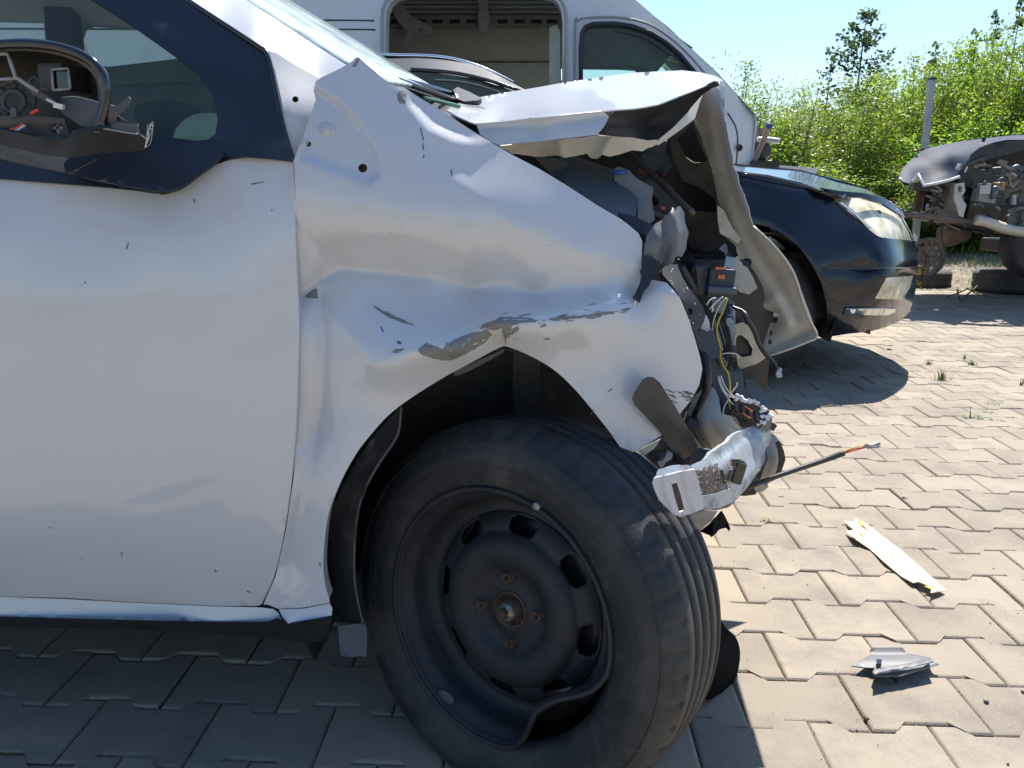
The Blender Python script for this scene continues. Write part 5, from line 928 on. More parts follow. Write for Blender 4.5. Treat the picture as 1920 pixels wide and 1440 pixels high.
strip3('roof_far_half', SA, [p+Vector((0, 1.0, .0)) for p in SA], BLACKCAR, c2, .01)

# ================================================================== white van
van = thing('delivery_van', 'tall white van with open side door and empty plywood-lined load space', 'van', (-.6, 7.4, 0))
VD = tps([(0, -200, 6.62), (0, 0, 6.55), (0, 300, 6.5), (700, 0, 6.55), (700, 300, 6.5), (1200, 0, 6.57), (1340, 130, 6.6), (1410, 220, 6.72), (1415, 300, 6.72), (1300, 300, 6.5), (1100, 200, 6.5), (1100, -60, 6.62), (1250, 60, 6.6), (1390, 240, 6.66), (1380, 400, 6.6)])
cargo = [(722, 330), (722, 40), (724, 20), (730, 5), (745, -7), (765, -10), (1015, -10), (1035, -6), (1047, 4), (1054, 20), (1056, 40), (1056, 330)]
cabw = [(1090, 215), (1089, 90), (1091, 62), (1098, 50), (1112, 45), (1150, 44), (1185, 49), (1220, 61), (1250, 80), (1275, 102), (1300, 132), (1330, 172), (1352, 210), (1354, 222), (1200, 225)]
panel('body_side', [(-700, -330), (300, -330), (800, -230), (1050, -110), (1150, -28), (1192, 0), (1250, 50), (1300, 96), (1345, 138), (1380, 176), (1414, 214), (1418, 228), (1414, 260), (1410, 310), (1400, 400), (1200, 440), (-700, 440)],
 VD, VANW, van, step=16, thick=.01, holes=[cargo, cabw])
for L in ([(-700, 34), (0, 37), (600, 38), (702, 39)], [(-700, 52), (0, 54), (600, 55), (704, 56)], [(1364, 212), (1378, 235), (1383, 260), (1381, 300), (1376, 330)]):
    tube('panel_gap', [pt(u, v, float(VD(u, v))+.001) for u, v in L], .007, DARKG, van, 5, 2)
def jamb(nm, pl, d, m, k=None):
    A = [pt(u, v, float(VD(u, v))-.006) for u, v in pl]; return strip3(nm, A, [p+Vector((0, d, 0)) for p in A], m, van, .01)
jamb('door_opening', cargo, .14, VANW)
ptube('door_seal', [(u+(-6 if u < 850 else 6), v-3) for u, v in cargo], 6.49, .014, mat('door seal grey', (.35, .37, .38), .5), van, seg=6, sm=0)
ptube('pillar_line', [(1078, 330), (1078, 60), (1084, 40), (1100, 34), (1160, 33), (1215, 45), (1262, 75), (1300, 112), (1345, 165)], 6.49, .01, GREY, van, seg=6)
ptube('window_rubber', cabw[:-1], 6.51, .016, TRIM, van, seg=6, sm=1)
panel('cab_window', cabw, flat(6.56), GLASS, van, step=40, thick=0)
panel('dark_frit', [(1150, 46), (1185, 51), (1220, 63), (1250, 82), (1275, 104), (1300, 134), (1290, 136), (1260, 106), (1230, 84), (1200, 68), (1150, 58)], flat(6.54), TRIM, van, step=14)
FV_ = 8.3
def vq(u, v): return xz(u, v, FV_)
wpoly('far_side', (FV_+.02, [vq(-700, -300), vq(300, -300), vq(780, -190), vq(1000, -60), vq(1100, 20), vq(1300, 190), vq(1330, 330), vq(1300, 420), vq(-700, 420)]), VANIN, van, .05, ([vq(1040, 128), vq(1120, 126), vq(1225, 134), vq(1238, 160), vq(1240, 200), vq(1040, 200)],))
panel('ply_lining', [(640, 53), (1050, 50), (1052, 130), (1054, 320), (640, 320)], flat(8.26), PLY, van, step=60, thick=.01)
panel('ply_joint', [(640, 114), (1050, 114), (1050, 118), (640, 118)], flat(8.245), mat('ply edge', (.2, .12, .06), .8), van, step=80)
for k in range(7): panel('roof_rib', [(640, -34+k*9), (1055, -34+k*9), (1055, -29+k*9), (640, -29+k*9)], flat(8.2), VANIN, van, step=90, thick=.03)
hb = []
for u0 in (733, 757, 778, 810, 842, 874, 932, 964, 996, 1025):
    hb.append([(u0, 36), (u0+20, 36), (u0+20, 44), (u0, 44)])
panel('wall_beam', [(660, 28), (1055, 28), (1055, 51), (660, 53)], flat(8.12), mat('beam sheet', (.19, .19, .175), .6, var=.2, scale=5), van, step=12, holes=hb, thick=.02)
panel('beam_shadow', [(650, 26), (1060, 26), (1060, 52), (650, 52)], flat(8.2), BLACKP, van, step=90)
panel('centre_bracket', [(893, -20), (916, -20), (914, 20), (918, 30), (916, 50), (912, 58), (904, 59), (899, 54), (896, 30), (898, 20)], flat(8.05), VANIN, van, step=14, thick=.03)
panel('wheel_brace', [(728, 0), (750, 0), (770, 30), (810, 50), (811, 58), (806, 66), (790, 66), (770, 72), (762, 90), (766, 110), (748, 110), (756, 80), (764, 60), (745, 40)], flat(8.02), VANIN, van, step=14, thick=.02, holes=[circ2(790, 57, 6, 8, .6)])
panel('open_door_edge', [(1030, 52), (1044, 46), (1050, 60), (1050, 320), (1030, 320)], linv(52, 6.9, 320, 6.9), mat('door inner greenish', (.42, .45, .4), .5), van, step=30, thick=.03)
panel('partition', [(1058, -40), (1066, -40), (1066, 330), (1058, 330)], flat(6.75), VANW, van, step=60, thick=.03)
panel('seat_back', [(1080, 90), (1100, 80), (1110, 105), (1105, 120), (1120, 122), (1180, 122), (1210, 128), (1222, 140), (1230, 170), (1212, 170), (1205, 145), (1190, 130), (1092, 129), (1080, 130)], flat(7.6), DARKIN, van, step=20, thick=.05)
panel('cab_headlining', [(1085, 30), (1230, 40), (1300, 90), (1270, 90), (1255, 108), (1240, 125), (1228, 140), (1220, 135), (1205, 128), (1120, 122), (1105, 118), (1085, 118)], flat(7.9), mat('brown headlining', (.1, .08, .07), .8, var=.2), van, step=30, thick=.03)
panel('sun_visor', [(1240, 78), (1252, 78), (1262, 92), (1256, 104), (1246, 96)], flat(7.4), DARKIN, van, step=12, thick=.03)
WA = [pt(u, v, 6.66) for u, v in ((1150, -28), (1250, 50), (1345, 138), (1414, 214))]
strip3('windscreen_top', WA, [p+Vector((.12, 1.6, 0)) for p in WA], GLASS, van, .01)
NA = [pt(u, v, 6.70) for u, v in ((1414, 214), (1418, 228), (1410, 310), (1400, 400))]
strip3('nose', NA, [p+Vector((.02, 1.6, 0)) for p in NA], VANW, van, .01)
RA = [pt(u, v, 6.64) for u, v in ((-700, -330), (300, -330), (800, -230), (1050, -110), (1150, -28))]
strip3('roof', RA, [p+Vector((0, 1.66, 0)) for p in RA], VANW, van, .02)
box('load_floor', (-1.2, 7.45, .62), (4.4, 1.7, .08), PLY, van); box('chassis', (-.8, 7.45, .45), (5.6, 1.2, .2), BLACKP, van)
box('dashboard', (1.3, 7.5, 1.30), (.4, 1.3, .26), DARKIN, van, None, .05)
panel('rear_end', [(-700, -330), (-690, -330), (-690, 440), (-700, 440)], flat(6.5), VANW, van, step=80, thick=.02)
lathe('wing_hole', [(.0001, 0), (.025, 0), (.027, .003)], BLACKP, van, 16, Matrix.Translation(pt(1386, 277, 6.62)) @ Vector((0, -1, 0)).to_track_quat('Z', 'Y').to_matrix().to_4x4())
for x in (1.05, -2.2):
    wv = bpy.data.objects.new('wheel', None); C.objects.link(wv); par(wv, van); wv['base'] = (0, 0, 0); simple_wheel(wv, Vector((x, 6.62, .35)), .35, .24, STEEL)
# stripped nose of the van
disc('lamp_housing', 1428, 283, 6.9, .085, .12, BLACKP, van, seg=24)
ptube('broken_strut', [(1440, 240), (1434, 258), (1424, 280), (1414, 304)], 6.7, .022, mat('rusty pale strut', (.38, .28, .2), .7, var=.3, dirt=(.2, .1, .06)), van, seg=8)
tube('blue_cap', [pt(1440, 240, 6.7), pt(1444, 233, 6.7)], .03, BLUEP, van, 12, 0)
ptube('broken_stub', [(1420, 262), (1440, 262), (1462, 265)], 6.8, .022, ALU, van, seg=8)
panel('torn_metal', [(1416, 232), (1428, 240), (1436, 250), (1430, 262), (1440, 268), (1438, 276), (1425, 275), (1416, 270), (1414, 250)], add(flat(6.9), ridge([(1425, 235), (1425, 270)], .1, 4, 4, 1)), mat('torn rusty panel', (.3, .24, .2), .7, var=.4), van, step=7, jag=1)
box('bumper_ledge', pt(1425, 309, 6.8), (.2, .4, .05), BLACKP, van); box('grille_ledge', pt(1470, 318, 7.0), (.38, .5, .04), VANW, van, eul(0, 4, 0))
# red vehicle seen through the cab window
rv = thing('red_car', 'red car roof glimpsed through the cab windows of the white van', 'car', (1.6, 12, 0))
box('roof', (1.75, 12.0, 1.18), (1.2, 1.6, .5), REDP, rv, None, .12); box('body', (1.7, 12.0, .62), (1.9, 1.7, .75), REDP, rv, None, .12)

# ================================================================== stripped black car at the right
c3 = thing('stripped_car', 'stripped black car with buckled bonnet and bare engine bay, on lying tyres', 'car', (5, 7.6, 0))
KD = tps([(1685, 335, 6.75), (1692, 318, 6.9), (1735, 348, 6.6), (1800, 332, 6.5), (1745, 276, 7.3), (1830, 262, 7.5), (1920, 254, 7.6), (2150, 240, 7.7), (1810, 310, 6.5), (1840, 285, 6.55), (1920, 262, 6.6), (2150, 248, 6.7), (1740, 310, 6.95), (1790, 290, 6.9)])
c3h = [(1685, 334), (1688, 324), (1696, 312), (1708, 300), (1722, 288), (1736, 279), (1760, 273), (1790, 267), (1830, 261), (1875, 256), (1920, 252), (2150, 240), (2150, 250), (1920, 262), (1888, 262), (1862, 267), (1838, 276), (1822, 288), (1812, 304), (1804, 322), (1800, 331), (1780, 338), (1755, 344), (1732, 348), (1727, 338), (1722, 328), (1714, 338), (1705, 344), (1694, 341)]
panel('bonnet', c3h, add(KD, ridge([(1745, 340), (1770, 325), (1785, 308)], .02, 14, 8, 3)), mat('satin black paint', (.022, .032, .06), .6, 0, 0, .1, 4, spec=.08), c3, step=9, thick=.012)
ptube('bonnet_edge', [(1685, 334), (1694, 341), (1705, 344), (1714, 338), (1722, 327), (1727, 338), (1732, 348), (1755, 344), (1780, 338), (1800, 331)], [6.74, 6.72, 6.7, 6.68, 6.66, 6.62, 6.58, 6.55, 6.5, 6.48], .011, mat('bare white edge', (.6, .6, .62), .5), c3, seg=6, sm=1)
panel('wing_inner', [(1800, 331), (1812, 304), (1822, 288), (1838, 276), (1862, 267), (1920, 263), (2150, 251), (2150, 270), (1920, 282), (1880, 292), (1850, 300), (1825, 318)], flat(6.62), BLACKP, c3, step=14, thick=.01)
panel('bay_back', [(1745, 345), (1800, 332), (1830, 290), (1920, 275), (2150, 265), (2150, 440), (1880, 440), (1780, 420), (1750, 400)], flat(7.4), BLACKP, c3, step=60, thick=.02)
def blk(n, u, v, Y, s, m, r=(0, 0, 0), b=.01): return box(n, pt(u, v, Y), s, m, c3, eul(*r), b)
GUN = mat('engine alloy', (.2, .18, .15), .55, .3, var=.35, scale=12, dirt=(.09, .065, .045), damt=.5, dscale=9)
panel('lamp_bracket', [(1792, 345), (1808, 342), (1810, 358), (1803, 370), (1812, 384), (1806, 408), (1798, 404), (1795, 388), (1789, 372)], flat(6.55), ALU, c3, step=7, thick=.02, holes=[circ2(1800, 354, 4.5, 10, 1.5)])
blk('coolant_tank', 1845, 367, 6.7, (.14, .12, .10), GREY, (0, 8, 0)); blk('relay_box', 1828, 335, 6.9, (.16, .2, .14), DARKG); blk('air_filter', 1880, 330, 7.0, (.36, .3, .16), DARKG, (0, -6, 0), .03)
blk('engine', 1900, 385, 7.2, (.55, .4, .42), GUN, (0, 4, 0), .03); blk('gearbox', 1905, 410, 6.85, (.30, .3, .22), GUN, (0, -8, 0), .04); blk('mount', 1872, 350, 6.7, (.07, .08, .06), GUN); blk('yellow_part', 1880, 345, 6.65, (.03, .03, .03), mat('ochre part', (.35, .2, .08), .6), b=.005)
blk('lamp_stub', 1803, 315, 6.6, (.07, .05, .05), INNER, (0, 20, 10)); blk('radiator_side', 1762, 380, 7.0, (.10, .5, .32), INNERD); blk('latch_post', 1722, 375, 6.95, (.05, .06, .30), RUST, (0, 6, 0)); blk('slam_panel', 1745, 352, 6.9, (.32, .1, .06), DARKG, (0, 4, 0)); blk('dark_block', 1740, 376, 7.1, (.13, .12, .17), BLACKP)
ptube('front_beam', [(1690, 401), (1740, 406), (1800, 414), (1850, 420)], [6.6, 6.6, 6.65, 6.8], .033, mat('brown grey beam', (.13, .1, .085), .65, var=.25, scale=12), c3, seg=4, sm=0)
ptube('wishbone', [(1830, 412), (1850, 416), (1875, 425), (1900, 432), (1930, 436)], 6.6, .04, INNER, c3, seg=8); ptube('subframe', [(1760, 412), (1820, 424), (1880, 434), (1960, 440)], 6.95, .04, BLACKP, c3, seg=8)
disc('oil_pan', 1806, 430, 6.95, .10, .2, mat('oily pan', (.09, .065, .045), .6), c3, n=Vector((.2, -.9, .3)).normalized(), seg=20)
for k in range(26):
    u, v = rng.uniform(1735, 1800), rng.uniform(345, 412); ptube('torn_cable', [(u, v), (u+rng.uniform(-14, 14), v+rng.uniform(3, 14)), (u+rng.uniform(-20, 20), v+rng.uniform(8, 26))], float(rng.uniform(6.7, 7.1)), float(rng.uniform(.004, .014)), [BLACKP, BLACKP, GUN, RUST, GREY][k % 5], c3, seg=5)
for k in range(30):
    u, v = rng.uniform(1800, 1925), rng.uniform(300, 425); ptube('engine_hose', [(u, v), (u+rng.uniform(-20, 20), v+rng.uniform(-9, 12)), (u+rng.uniform(-34, 34), v+rng.uniform(-9, 20))], float(rng.uniform(6.55, 6.9)), float(rng.uniform(.005, .02)), [BLACKP, DARKG, GUN, INNERD, BLUEG][k % 5], c3, seg=6)
for k in range(14): blk('engine_fitting', rng.uniform(1815, 1920), rng.uniform(320, 425), rng.uniform(6.6, 7.0), tuple(rng.uniform(.02, .09, 3)), [GUN, DARKG, INNERD, ALU][k % 4], tuple(rng.uniform(-30, 30, 3)), .004)
ptube('hanging_cable', [(1764, 420), (1765, 440), (1768, 462), (1772, 480), (1760, 505), (1742, 522), (1734, 540)], 6.9, .008, BLACKP, c3, seg=6)
w3 = bpy.data.objects.new('wheel', None); C.objects.link(w3); par(w3, c3); w3['base'] = (0, 0, 0); p = pt(1945, 470, 6.9); simple_wheel(w3, Vector((p.x, 6.75, p.z+.07)), .31, .2, STEEL)
box('body_shell', (6.2, 7.6, .72), (2.6, 1.6, .5), BLACKCAR, c3, None, .1); box('front_floor', (5.1, 7.55, .45), (1.6, 1.2, .12), BLACKP, c3, None, .02)
SA = [pt(u, v, Y) for u, v, Y in ((1736, 279, 7.35), (1830, 261, 7.55), (1920, 252, 7.65), (2150, 240, 7.75))]
strip3('bonnet_far_half', SA, [p+Vector((0, .9, -.04)) for p in SA], BLACKCAR, c3, .01)
# tyres and steel wheel lying about
def lying_tyre(name, c, r, h, label, tilt=(0, 0, 0), rim=False):
    Mx = Matrix.Translation(c) @ eul(*tilt).to_4x4()
    t = thing(name, label, 'tyre', tuple(c)); 
    lathe('tyre', [(r*.62, h*.42), (r*.7, h*.5), (r*.9, h*.49), (r*.98, h*.36), (r, h*.3), (r, h*.08), (r*.985, h*.06), (r, h*.04), (r, -h*.3), (r*.98, -h*.38), (r*.9, -h*.5), (r*.62, -h*.42), (r*.62, -h*.35), (r*.9, -h*.3), (r*.92, 0), (r*.9, h*.3), (r*.62, h*.35), (r*.62, h*.42)], mat('weathered tyre', (.05, .047, .045), .85, var=.3, scale=10, dirt=(.13, .11, .09), damt=.5, dscale=6, bump=.4, bscale=60), t, 56, Mx)
    return t
g = gp(1745, 541); lying_tyre('lying_tyre', Vector((g.x+.0, g.y+.28, .085)), .30, .17, 'dusty tyre lying flat on the paving edge under the leaning steel wheel')
g = gp(1905, 552); lying_tyre('lying_tyre', Vector((g.x+.06, g.y+.25, .105)), .32, .21, 'dusty tyre lying flat under the wheel of the stripped black car')
rc = pt(1742, 481, 7.55)
rw = thing('steel_wheel', 'bare brown steel wheel with round holes leaning upright on a lying tyre', 'wheel', tuple(rc))
RM = Matrix.Translation(rc) @ Vector((.15, -1, .12)).normalized().to_track_quat('Z', 'Y').to_matrix().to_4x4()
RW = mat('dusty steel wheel', (.34, .3, .27), .7, .1, var=.25, scale=8, dirt=(.18, .13, .1), damt=.5)
lathe('rim', [(.165, -.015), (.172, 0), (.168, .006), (.158, -.004), (.152, -.02), (.145, -.035), (.142, -.08), (.15, -.12), (.168, -.14)], RW, rw, 56, RM)
def h2(i, j): return j in (1, 2) and (i % 9) in (0, 1, 2, 3)
lathe('wheel_disc', [(.145, -.035), (.128, -.03), (.117, -.027), (.106, -.026), (.09, -.02), (.06, -.03), (.035, -.03), (.03, -.04)], RW, rw, 90, RM, skip=h2)
lathe('hub_hole_ring', [(.024, -.028), (.031, -.027), (.034, -.031)], ALU, rw, 24, RM)
for k in range(5): a = 2*math.pi*k/5; lathe('bolt_hole', [(.0001, -.026), (.006, -.026), (.007, -.03)], BLACKP, rw, 8, RM @ Matrix.Translation((.05*math.cos(a), .05*math.sin(a), .0)))
# yellow flowers / tape beside the wheel
YEL = mat('bright yellow petals', (.75, .55, .02), .6, var=.2)
for (u, v, s, lab) in ((1727, 505, .035, 'bright yellow plastic scrap hanging beside the steel wheel'), (1724, 531, .03, 'bright yellow scrap on the ground at the bumper of the estate car')):
    p = pt(u, v, 7.2); V, Fc = [], []
    for k in range(16):
        q = p+Vector(rng.normal(0, s, 3))*Vector((1, .5, .35)) if False else Vector((p.x+rng.normal(0, s), p.y+rng.normal(0, s*.5), p.z+rng.normal(0, s*.45))); b = len(V); e = rng.normal(0, .022, (3, 3)); V += [tuple(q), tuple(q+Vector(e[0])), tuple(q+Vector(e[1]))]; Fc.append((b, b+1, b+2))
    tag(mesh_obj('yellow_scrap', V, Fc, YEL, None, False), lab, 'scrap')
tag(ptube('dry_stalk', [(1731, 540), (1729, 515), (1735, 490), (1733, 470)], 7.15, .006, RUST, None, seg=5), 'reddish dry stalk standing between bumper and lying tyre', 'plant')
brn = mat('twig bark', (.1, .075, .055), .85)
for i, L in enumerate(([(1775, 556), (1800, 548), (1822, 538), (1845, 528)], [(1800, 566), (1815, 552), (1832, 536)], [(1812, 540), (1835, 552), (1870, 560)], [(1795, 538), (1797, 552), (1800, 562)])):
    P = [gp(u, v, .02+.04*math.sin(k*1.9+i)**2) for k, (u, v) in enumerate(L)]
    tag(tube('twig', P, .006, brn, None, 5), ['long dark wire-like twig on the far paving edge, highest of four', 'short twig crossing the others in the shade of the stripped car', 'twig reaching right towards the lying tyre', 'upright thin twig left of the others near the verge'][i], 'twig', 'twigs by the verge')
tag(box('stone_block', gp(1850, 537, .02), (.10, .06, .03), STONE, None, eul(0, 0, 10), .006), 'small flat stone by the verge left of the lying tyre', 'stone')
# post
po = thing('fence_post', 'galvanised steel post with dark cap leaning slightly in front of the green thicket', 'post', tuple(gp(1716, 470)))
pa = pt(1747, 150, 9.6); pb = pt(1716, 445, 9.6); pb = pb+(pb-pa)*.05
q = (pa-pb).to_track_quat('Z', 'Y').to_matrix()
box('post_tube', (pa+pb)/2, (.075, .06, (pa-pb).length), GALV, po, q, .006); box('post_cap', pa+(pa-pb).normalized()*.012, (.083, .068, .024), BLACKP, po, q, .004)

# ================================================================== thicket
def leafmat(name, c, tr, ran=.35):
    m = bpy.data.materials.new(name); m.use_nodes = True; nt = m.node_tree; N = nt.nodes; L = nt.links
    b = N['Principled BSDF']; o = N['Material Output']; b.inputs['Roughness'].default_value = .42; b.inputs['Specular IOR Level'].default_value = .5
    g = N.new('ShaderNodeNewGeometry'); hs = N.new('ShaderNodeHueSaturation'); mr = N.new('ShaderNodeMapRange'); mr.inputs[3].default_value = 1-ran; mr.inputs[4].default_value = 1+ran; L.new(g.outputs['Random Per Island'], mr.inputs[0])
    tc = N.new('ShaderNodeTexCoord'); n = N.new('ShaderNodeTexNoise'); n.inputs['Scale'].default_value = 1.4; n.inputs['Detail'].default_value = 3; L.new(tc.outputs['Object'], n.inputs[0])
    m2 = N.new('ShaderNodeMapRange'); m2.inputs[1].default_value = .35; m2.inputs[2].default_value = .65; m2.inputs[3].default_value = .475; m2.inputs[4].default_value = .515; L.new(n.outputs[0], m2.inputs[0]); L.new(m2.outputs[0], hs.inputs['Hue'])
    hs.inputs['Color'].default_value = (*c, 1); L.new(mr.outputs[0], hs.inputs['Value']); L.new(hs.outputs[0], b.inputs['Base Color'])
    t = N.new('ShaderNodeBsdfTranslucent'); mul = N.new('ShaderNodeMix'); mul.data_type = 'RGBA'; mul.blend_type = 'MULTIPLY'; mul.inputs[0].default_value = 1; L.new(hs.outputs[0], mul.inputs[6]); mul.inputs[7].default_value = (*tr, 1); L.new(mul.outputs[2], t.inputs[0])
    mx = N.new('ShaderNodeMixShader'); mx.inputs[0].default_value = .5; L.new(b.outputs[0], mx.inputs[1]); L.new(t.outputs[0], mx.inputs[2]); L.new(mx.outputs[0], o.inputs[0]); return m
LF = [leafmat('willow leaf', (.112, .168, .04), (2.3, 2.25, .9)), leafmat('grey willow leaf', (.14, .178, .088), (1.95, 2.05, 1.2)), leafmat('fresh leaf', (.11, .185, .035), (2.3, 2.35, .85)), leafmat('birch leaf dark', (.05, .085, .035), (1.6, 1.6, 1.2))]
BARK = mat('shrub bark', (.13, .11, .08), .9, var=.3, scale=20)
def crown_mesh(name, seed, n, m, h=3.0, rad=1.25, s=.055, narrow=.34, tree=False):
    r = np.random.default_rng(seed); clumps = []
    nst = 34 if not tree else 1
    stems = []
    for k in range(nst):
        a = r.uniform(0, 6.283); lean = r.uniform(.15, 1)*rad; hh = h*r.uniform(.45, 1.0)*(1-.3*(lean/rad)**2); stems.append((a, lean, hh))
    V = []; cen = []; dirs = []
    per = n//len(stems)
    for a, lean, hh in stems:
        if tree:
            t = r.uniform(.18, 1, per)**.9; rr = rad*(1-t)**.7*r.uniform(.0, 1, per)+.05; ph = r.uniform(0, 6.283, per)
            # branch clumps
            nb = 34; bt = r.uniform(.15, 1, nb); bp = r.uniform(0, 6.283, nb); bi = r.integers(0, nb, per); f = r.uniform(.2, 1, per)
            L = rad*(1.02-bt[bi])**.6; x = L*f*np.cos(bp[bi]); y = L*f*np.sin(bp[bi]); z = h*bt[bi]+L*f*.9*.8
            P = np.stack([x, y, np.minimum(z, h*1.04)], 1)+r.normal(0, .05, (per, 3))
        else:
            t = r.uniform(.04, 1, per); cx = np.cos(a)*lean*t**1.3; cy = np.sin(a)*lean*t**1.3
            wd = .42*(1-t*.7)+.05; tw = r.integers(0, 60, per); ta = tw*2.4; tl = ((tw*.618) % 1); f = r.uniform(0, 1, per)
            P = np.stack([cx+wd*f*np.cos(ta)*1.2, cy+wd*f*np.sin(ta)*1.2, hh*t+f*wd*.9], 1)+r.normal(0, .03, (per, 3))
        cen.append(P)
    P = np.concatenate(cen); n = len(P)
    d = r.normal(0, 1, (n, 3)); d[:, 2] = d[:, 2]*.7+.25; d /= np.linalg.norm(d, axis=1)[:, None]
    w_ = np.cross(d, r.normal(0, 1, (n, 3))); w_ /= np.linalg.norm(w_, axis=1)[:, None]
    L = s*r.uniform(.6, 1.35, n)[:, None]; W = L*narrow
    Q = np.stack([P, P+d*L*.45+w_*W*.5, P+d*L, P+d*L*.45-w_*W*.5], 1).reshape(-1, 3)
    me = bpy.data.meshes.new(name); me.vertices.add(4*n); me.vertices.foreach_set('co', Q.ravel()); me.loops.add(4*n); me.loops.foreach_set('vertex_index', np.arange(4*n)); me.polygons.add(n); me.polygons.foreach_set('loop_start', np.arange(n)*4); me.polygons.foreach_set('loop_total', np.full(n, 4)); me.update(calc_edges=True); me.materials.append(m)
    return me, stems
def stem_mesh(stems, h, tree=False):
    V = []; Fc = []
    for a, lean, hh in (stems if not tree else [(0, .1, h)]):
        n0 = len(V); K = 6
        for i in range(K+1):
            t = i/K; c = Vector((math.cos(a)*lean*t**1.3, math.sin(a)*lean*t**1.3, hh*t-.1)); rr = (.022 if not tree else .05)*(1-.85*t)
            for k in range(4): V.append(c+Vector((rr*math.cos(k*1.571), rr*math.sin(k*1.571), 0)))
        for i in range(K):
            for k in range(4): Fc.append((n0+i*4+k, n0+i*4+(k+1) % 4, n0+(i+1)*4+(k+1) % 4, n0+(i+1)*4+k))
    me = bpy.data.meshes.new('stems'); me.from_pydata(V, [], Fc); me.materials.append(BARK); return me
KINDS = []
for k, (seed, m, s, nr) in enumerate(((11, LF[0], .062, .34), (12, LF[1], .058, .26), (13, LF[2], .07, .5), (14, LF[0], .055, .4))):
    me, st = crown_mesh('foliage', seed, 26000, m, 3.0, 1.3, s, nr); KINDS.append((me, stem_mesh(st, 3.0), 'shrub'))
me, st = crown_mesh('foliage', 21, 3000, LF[3], 4.6, 1.15, .075, .7, True); TREE = (me, stem_mesh(None, 4.6, True), 'tree')
me, st = crown_mesh('foliage', 22, 520, LF[3], 4.6, .55, .10, .7, True); TREE2 = (me, stem_mesh(None, 4.6, True), 'tree')
def plant(nm, K, x, y, sc_, h, label, cat, group, rz):
    o = thing(nm, label, cat, (x, y, 0), group); o.rotation_euler = (0, 0, rz); o.scale = (sc_, sc_, h)
    for mesh, part in ((K[0], 'foliage'), (K[1], 'stems')): c = bpy.data.objects.new(part, mesh); C.objects.link(c); c.parent = o
    return o
def top_h(u, v, Y): return float(pts(u, v, Y)[2])
# (photo column, photo row of the crown's top, distance, kind, label)
SH = [(1330, 190, 14.0, 1, 'grey green willow shrub just right of the van windscreen'), (1378, 112, 14.6, 0, 'feathery shrub whose tip shows above the bonnet ridge beside the van'), (1425, 190, 13.6, 2, 'fresh green shrub behind the torn nose of the van'),
 (1450, 160, 15.2, 1, 'shrub in the dip of the thicket left of the thin tree'), (1500, 150, 13.8, 1, 'silvery willow shrub left of the thin dark tree'), (1560, 142, 14.4, 0, 'yellow green willow shrub below the thin dark tree'), (1612, 150, 13.5, 3, 'dense shrub under the right side of the thin dark tree'),
 (1665, 140, 14.8, 2, 'bright green shrub left of the steel post top'), (1700, 118, 13.9, 0, 'sunlit shrub just behind the steel post'), (1752, 92, 14.3, 0, 'tall yellow green shrub right of the post top'), (1805, 88, 13.7, 3, 'shrub above the ridge of the buckled black bonnet'),
 (1850, 72, 14.6, 2, 'tall shrub left of the right-hand thicket peak'), (1905, 34, 13.8, 0, 'tallest yellow green shrub at the right edge'), (1960, 20, 14.2, 3, 'shrub just cut by the right edge of the picture'),
 (1540, 300, 12.6, 2, 'low green shrub over the bonnet of the estate car'), (1640, 300, 12.4, 3, 'low shrub between estate car headlight and post'), (1700, 290, 12.9, 2, 'low leafy shrub at the foot of the post'), (1780, 245, 12.7, 2, 'low shrub behind the stripped car bonnet'), (1870, 200, 12.5, 2, 'leafy low shrub above the right end of the buckled bonnet'), (1460, 290, 12.5, 0, 'low shrub at the van nose above the estate car bonnet'),
 (1250, 200, 15, 0, 'shrub hidden mostly behind the van cab'), (2030, 30, 14, 2, 'shrub beyond the right edge'), (1590, 175, 16.5, 1, 'pale shrub in the back row behind the thin tree'), (1730, 115, 16.5, 1, 'pale shrub in the back row behind the post'), (1870, 60, 16.5, 1, 'pale shrub in the back row at the right')]
for i, (u, v, Y, k, lab) in enumerate(SH):
    p = pt(u, v, Y); hh = p.z/2.95; plant('willow_shrub', KINDS[k], p.x, Y, rng.uniform(.8, 1.05), hh, lab, 'shrub', 'shrubs of the thicket', rng.uniform(0, 6.28))
p = pt(1645, 12, 15.5); t_ = plant('young_tree', TREE, p.x-.25, 15.5, 1.0, p.z/4.75, 'thin dark green young tree standing above the middle of the thicket', 'tree', None, 1.0); t_.rotation_euler = (0, .06, 1.0)
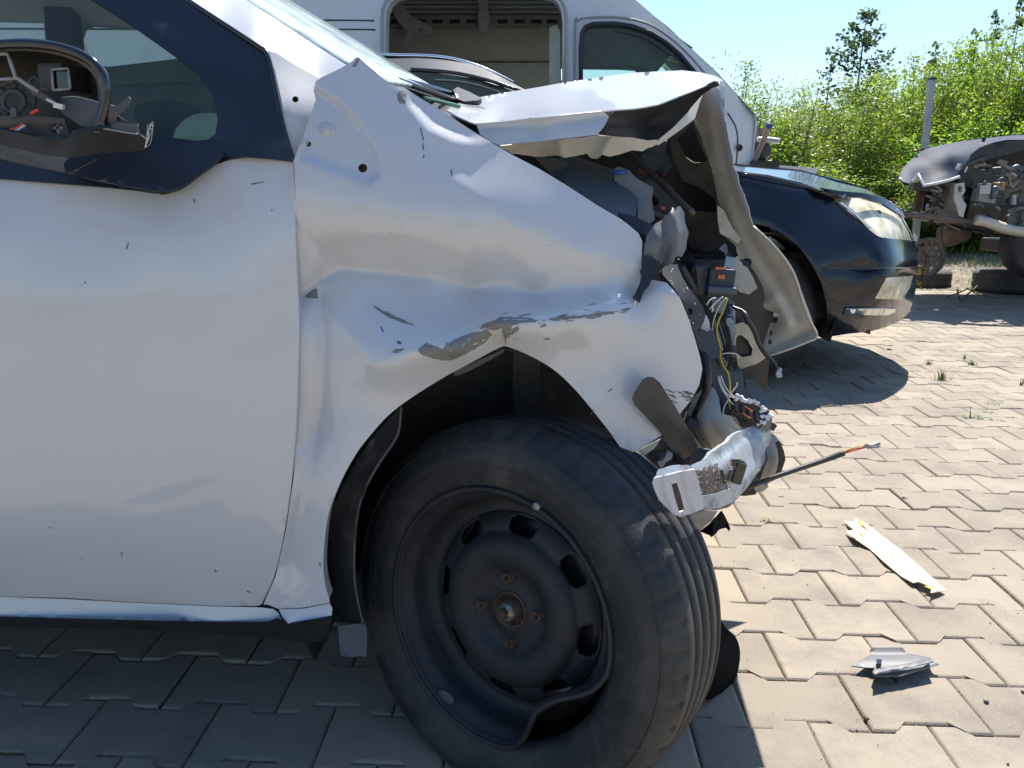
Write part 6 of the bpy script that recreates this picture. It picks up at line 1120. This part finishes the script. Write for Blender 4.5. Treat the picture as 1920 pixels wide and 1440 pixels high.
for (u, v, Y, lab) in ((1868, 8, 16.0, 'sparse dark sapling with one bare spire near the right edge'), (1835, 45, 16.2, 'small sparse sapling left of the bare spire'), (1556, 82, 16.5, 'sparse sapling tip poking out left of the thin tree'), (1915, -20, 15.4, 'sapling at the upper right corner'), (1760, 70, 16.8, 'faint sapling above the post')):
    p = pt(u, v, Y); plant('sapling', TREE2, p.x, Y, .7, p.z/4.75, lab, 'tree', 'saplings above the thicket', rng.uniform(0, 6))
# far-off wood behind the thicket and to the sides
def far_wood():
    n = 60000; r = np.random.default_rng(5); x = r.uniform(-30, 40, n); y = 19+r.normal(0, 1.0, n); z = r.uniform(0, 1, n)**.8*(2.6+.5*np.sin(x*.9)+.5*np.sin(x*2.3+1)+.02*x)
    P = np.stack([x, y, z], 1); d = r.normal(0, 1, (n, 3)); d /= np.linalg.norm(d, axis=1)[:, None]; w_ = np.cross(d, r.normal(0, 1, (n, 3))); w_ /= np.linalg.norm(w_, axis=1)[:, None]
    Q = np.stack([P, P+d*.08+w_*.04, P+d*.17, P+d*.08-w_*.04], 1).reshape(-1, 3)
    me = bpy.data.meshes.new('distant_thicket'); me.vertices.add(4*n); me.vertices.foreach_set('co', Q.ravel()); me.loops.add(4*n); me.loops.foreach_set('vertex_index', np.arange(4*n)); me.polygons.add(n); me.polygons.foreach_set('loop_start', np.arange(n)*4); me.polygons.foreach_set('loop_total', np.full(n, 4)); me.update(calc_edges=True); me.materials.append(LF[0])
    o = bpy.data.objects.new('distant_thicket', me); C.objects.link(o); o['kind'] = 'stuff'
far_wood()
def ucov(n=2600):
    V = []; Fc = []
    for _ in range(n):
        x = rng.uniform(1.5, 9); y = rng.uniform(12.2, 13.8); v, f = blades(x, y, 4, rng.uniform(.12, .36), .08, .6, .012); b = len(V); V += v; Fc += [tuple(b+i for i in q) for q in f]
    o = mesh_obj('undergrowth', V, Fc, GRASS, None, False); o['kind'] = 'stuff'
ucov()

# tidy: helper properties off
for o in bpy.data.objects:
    if 'base' in o: del o['base']
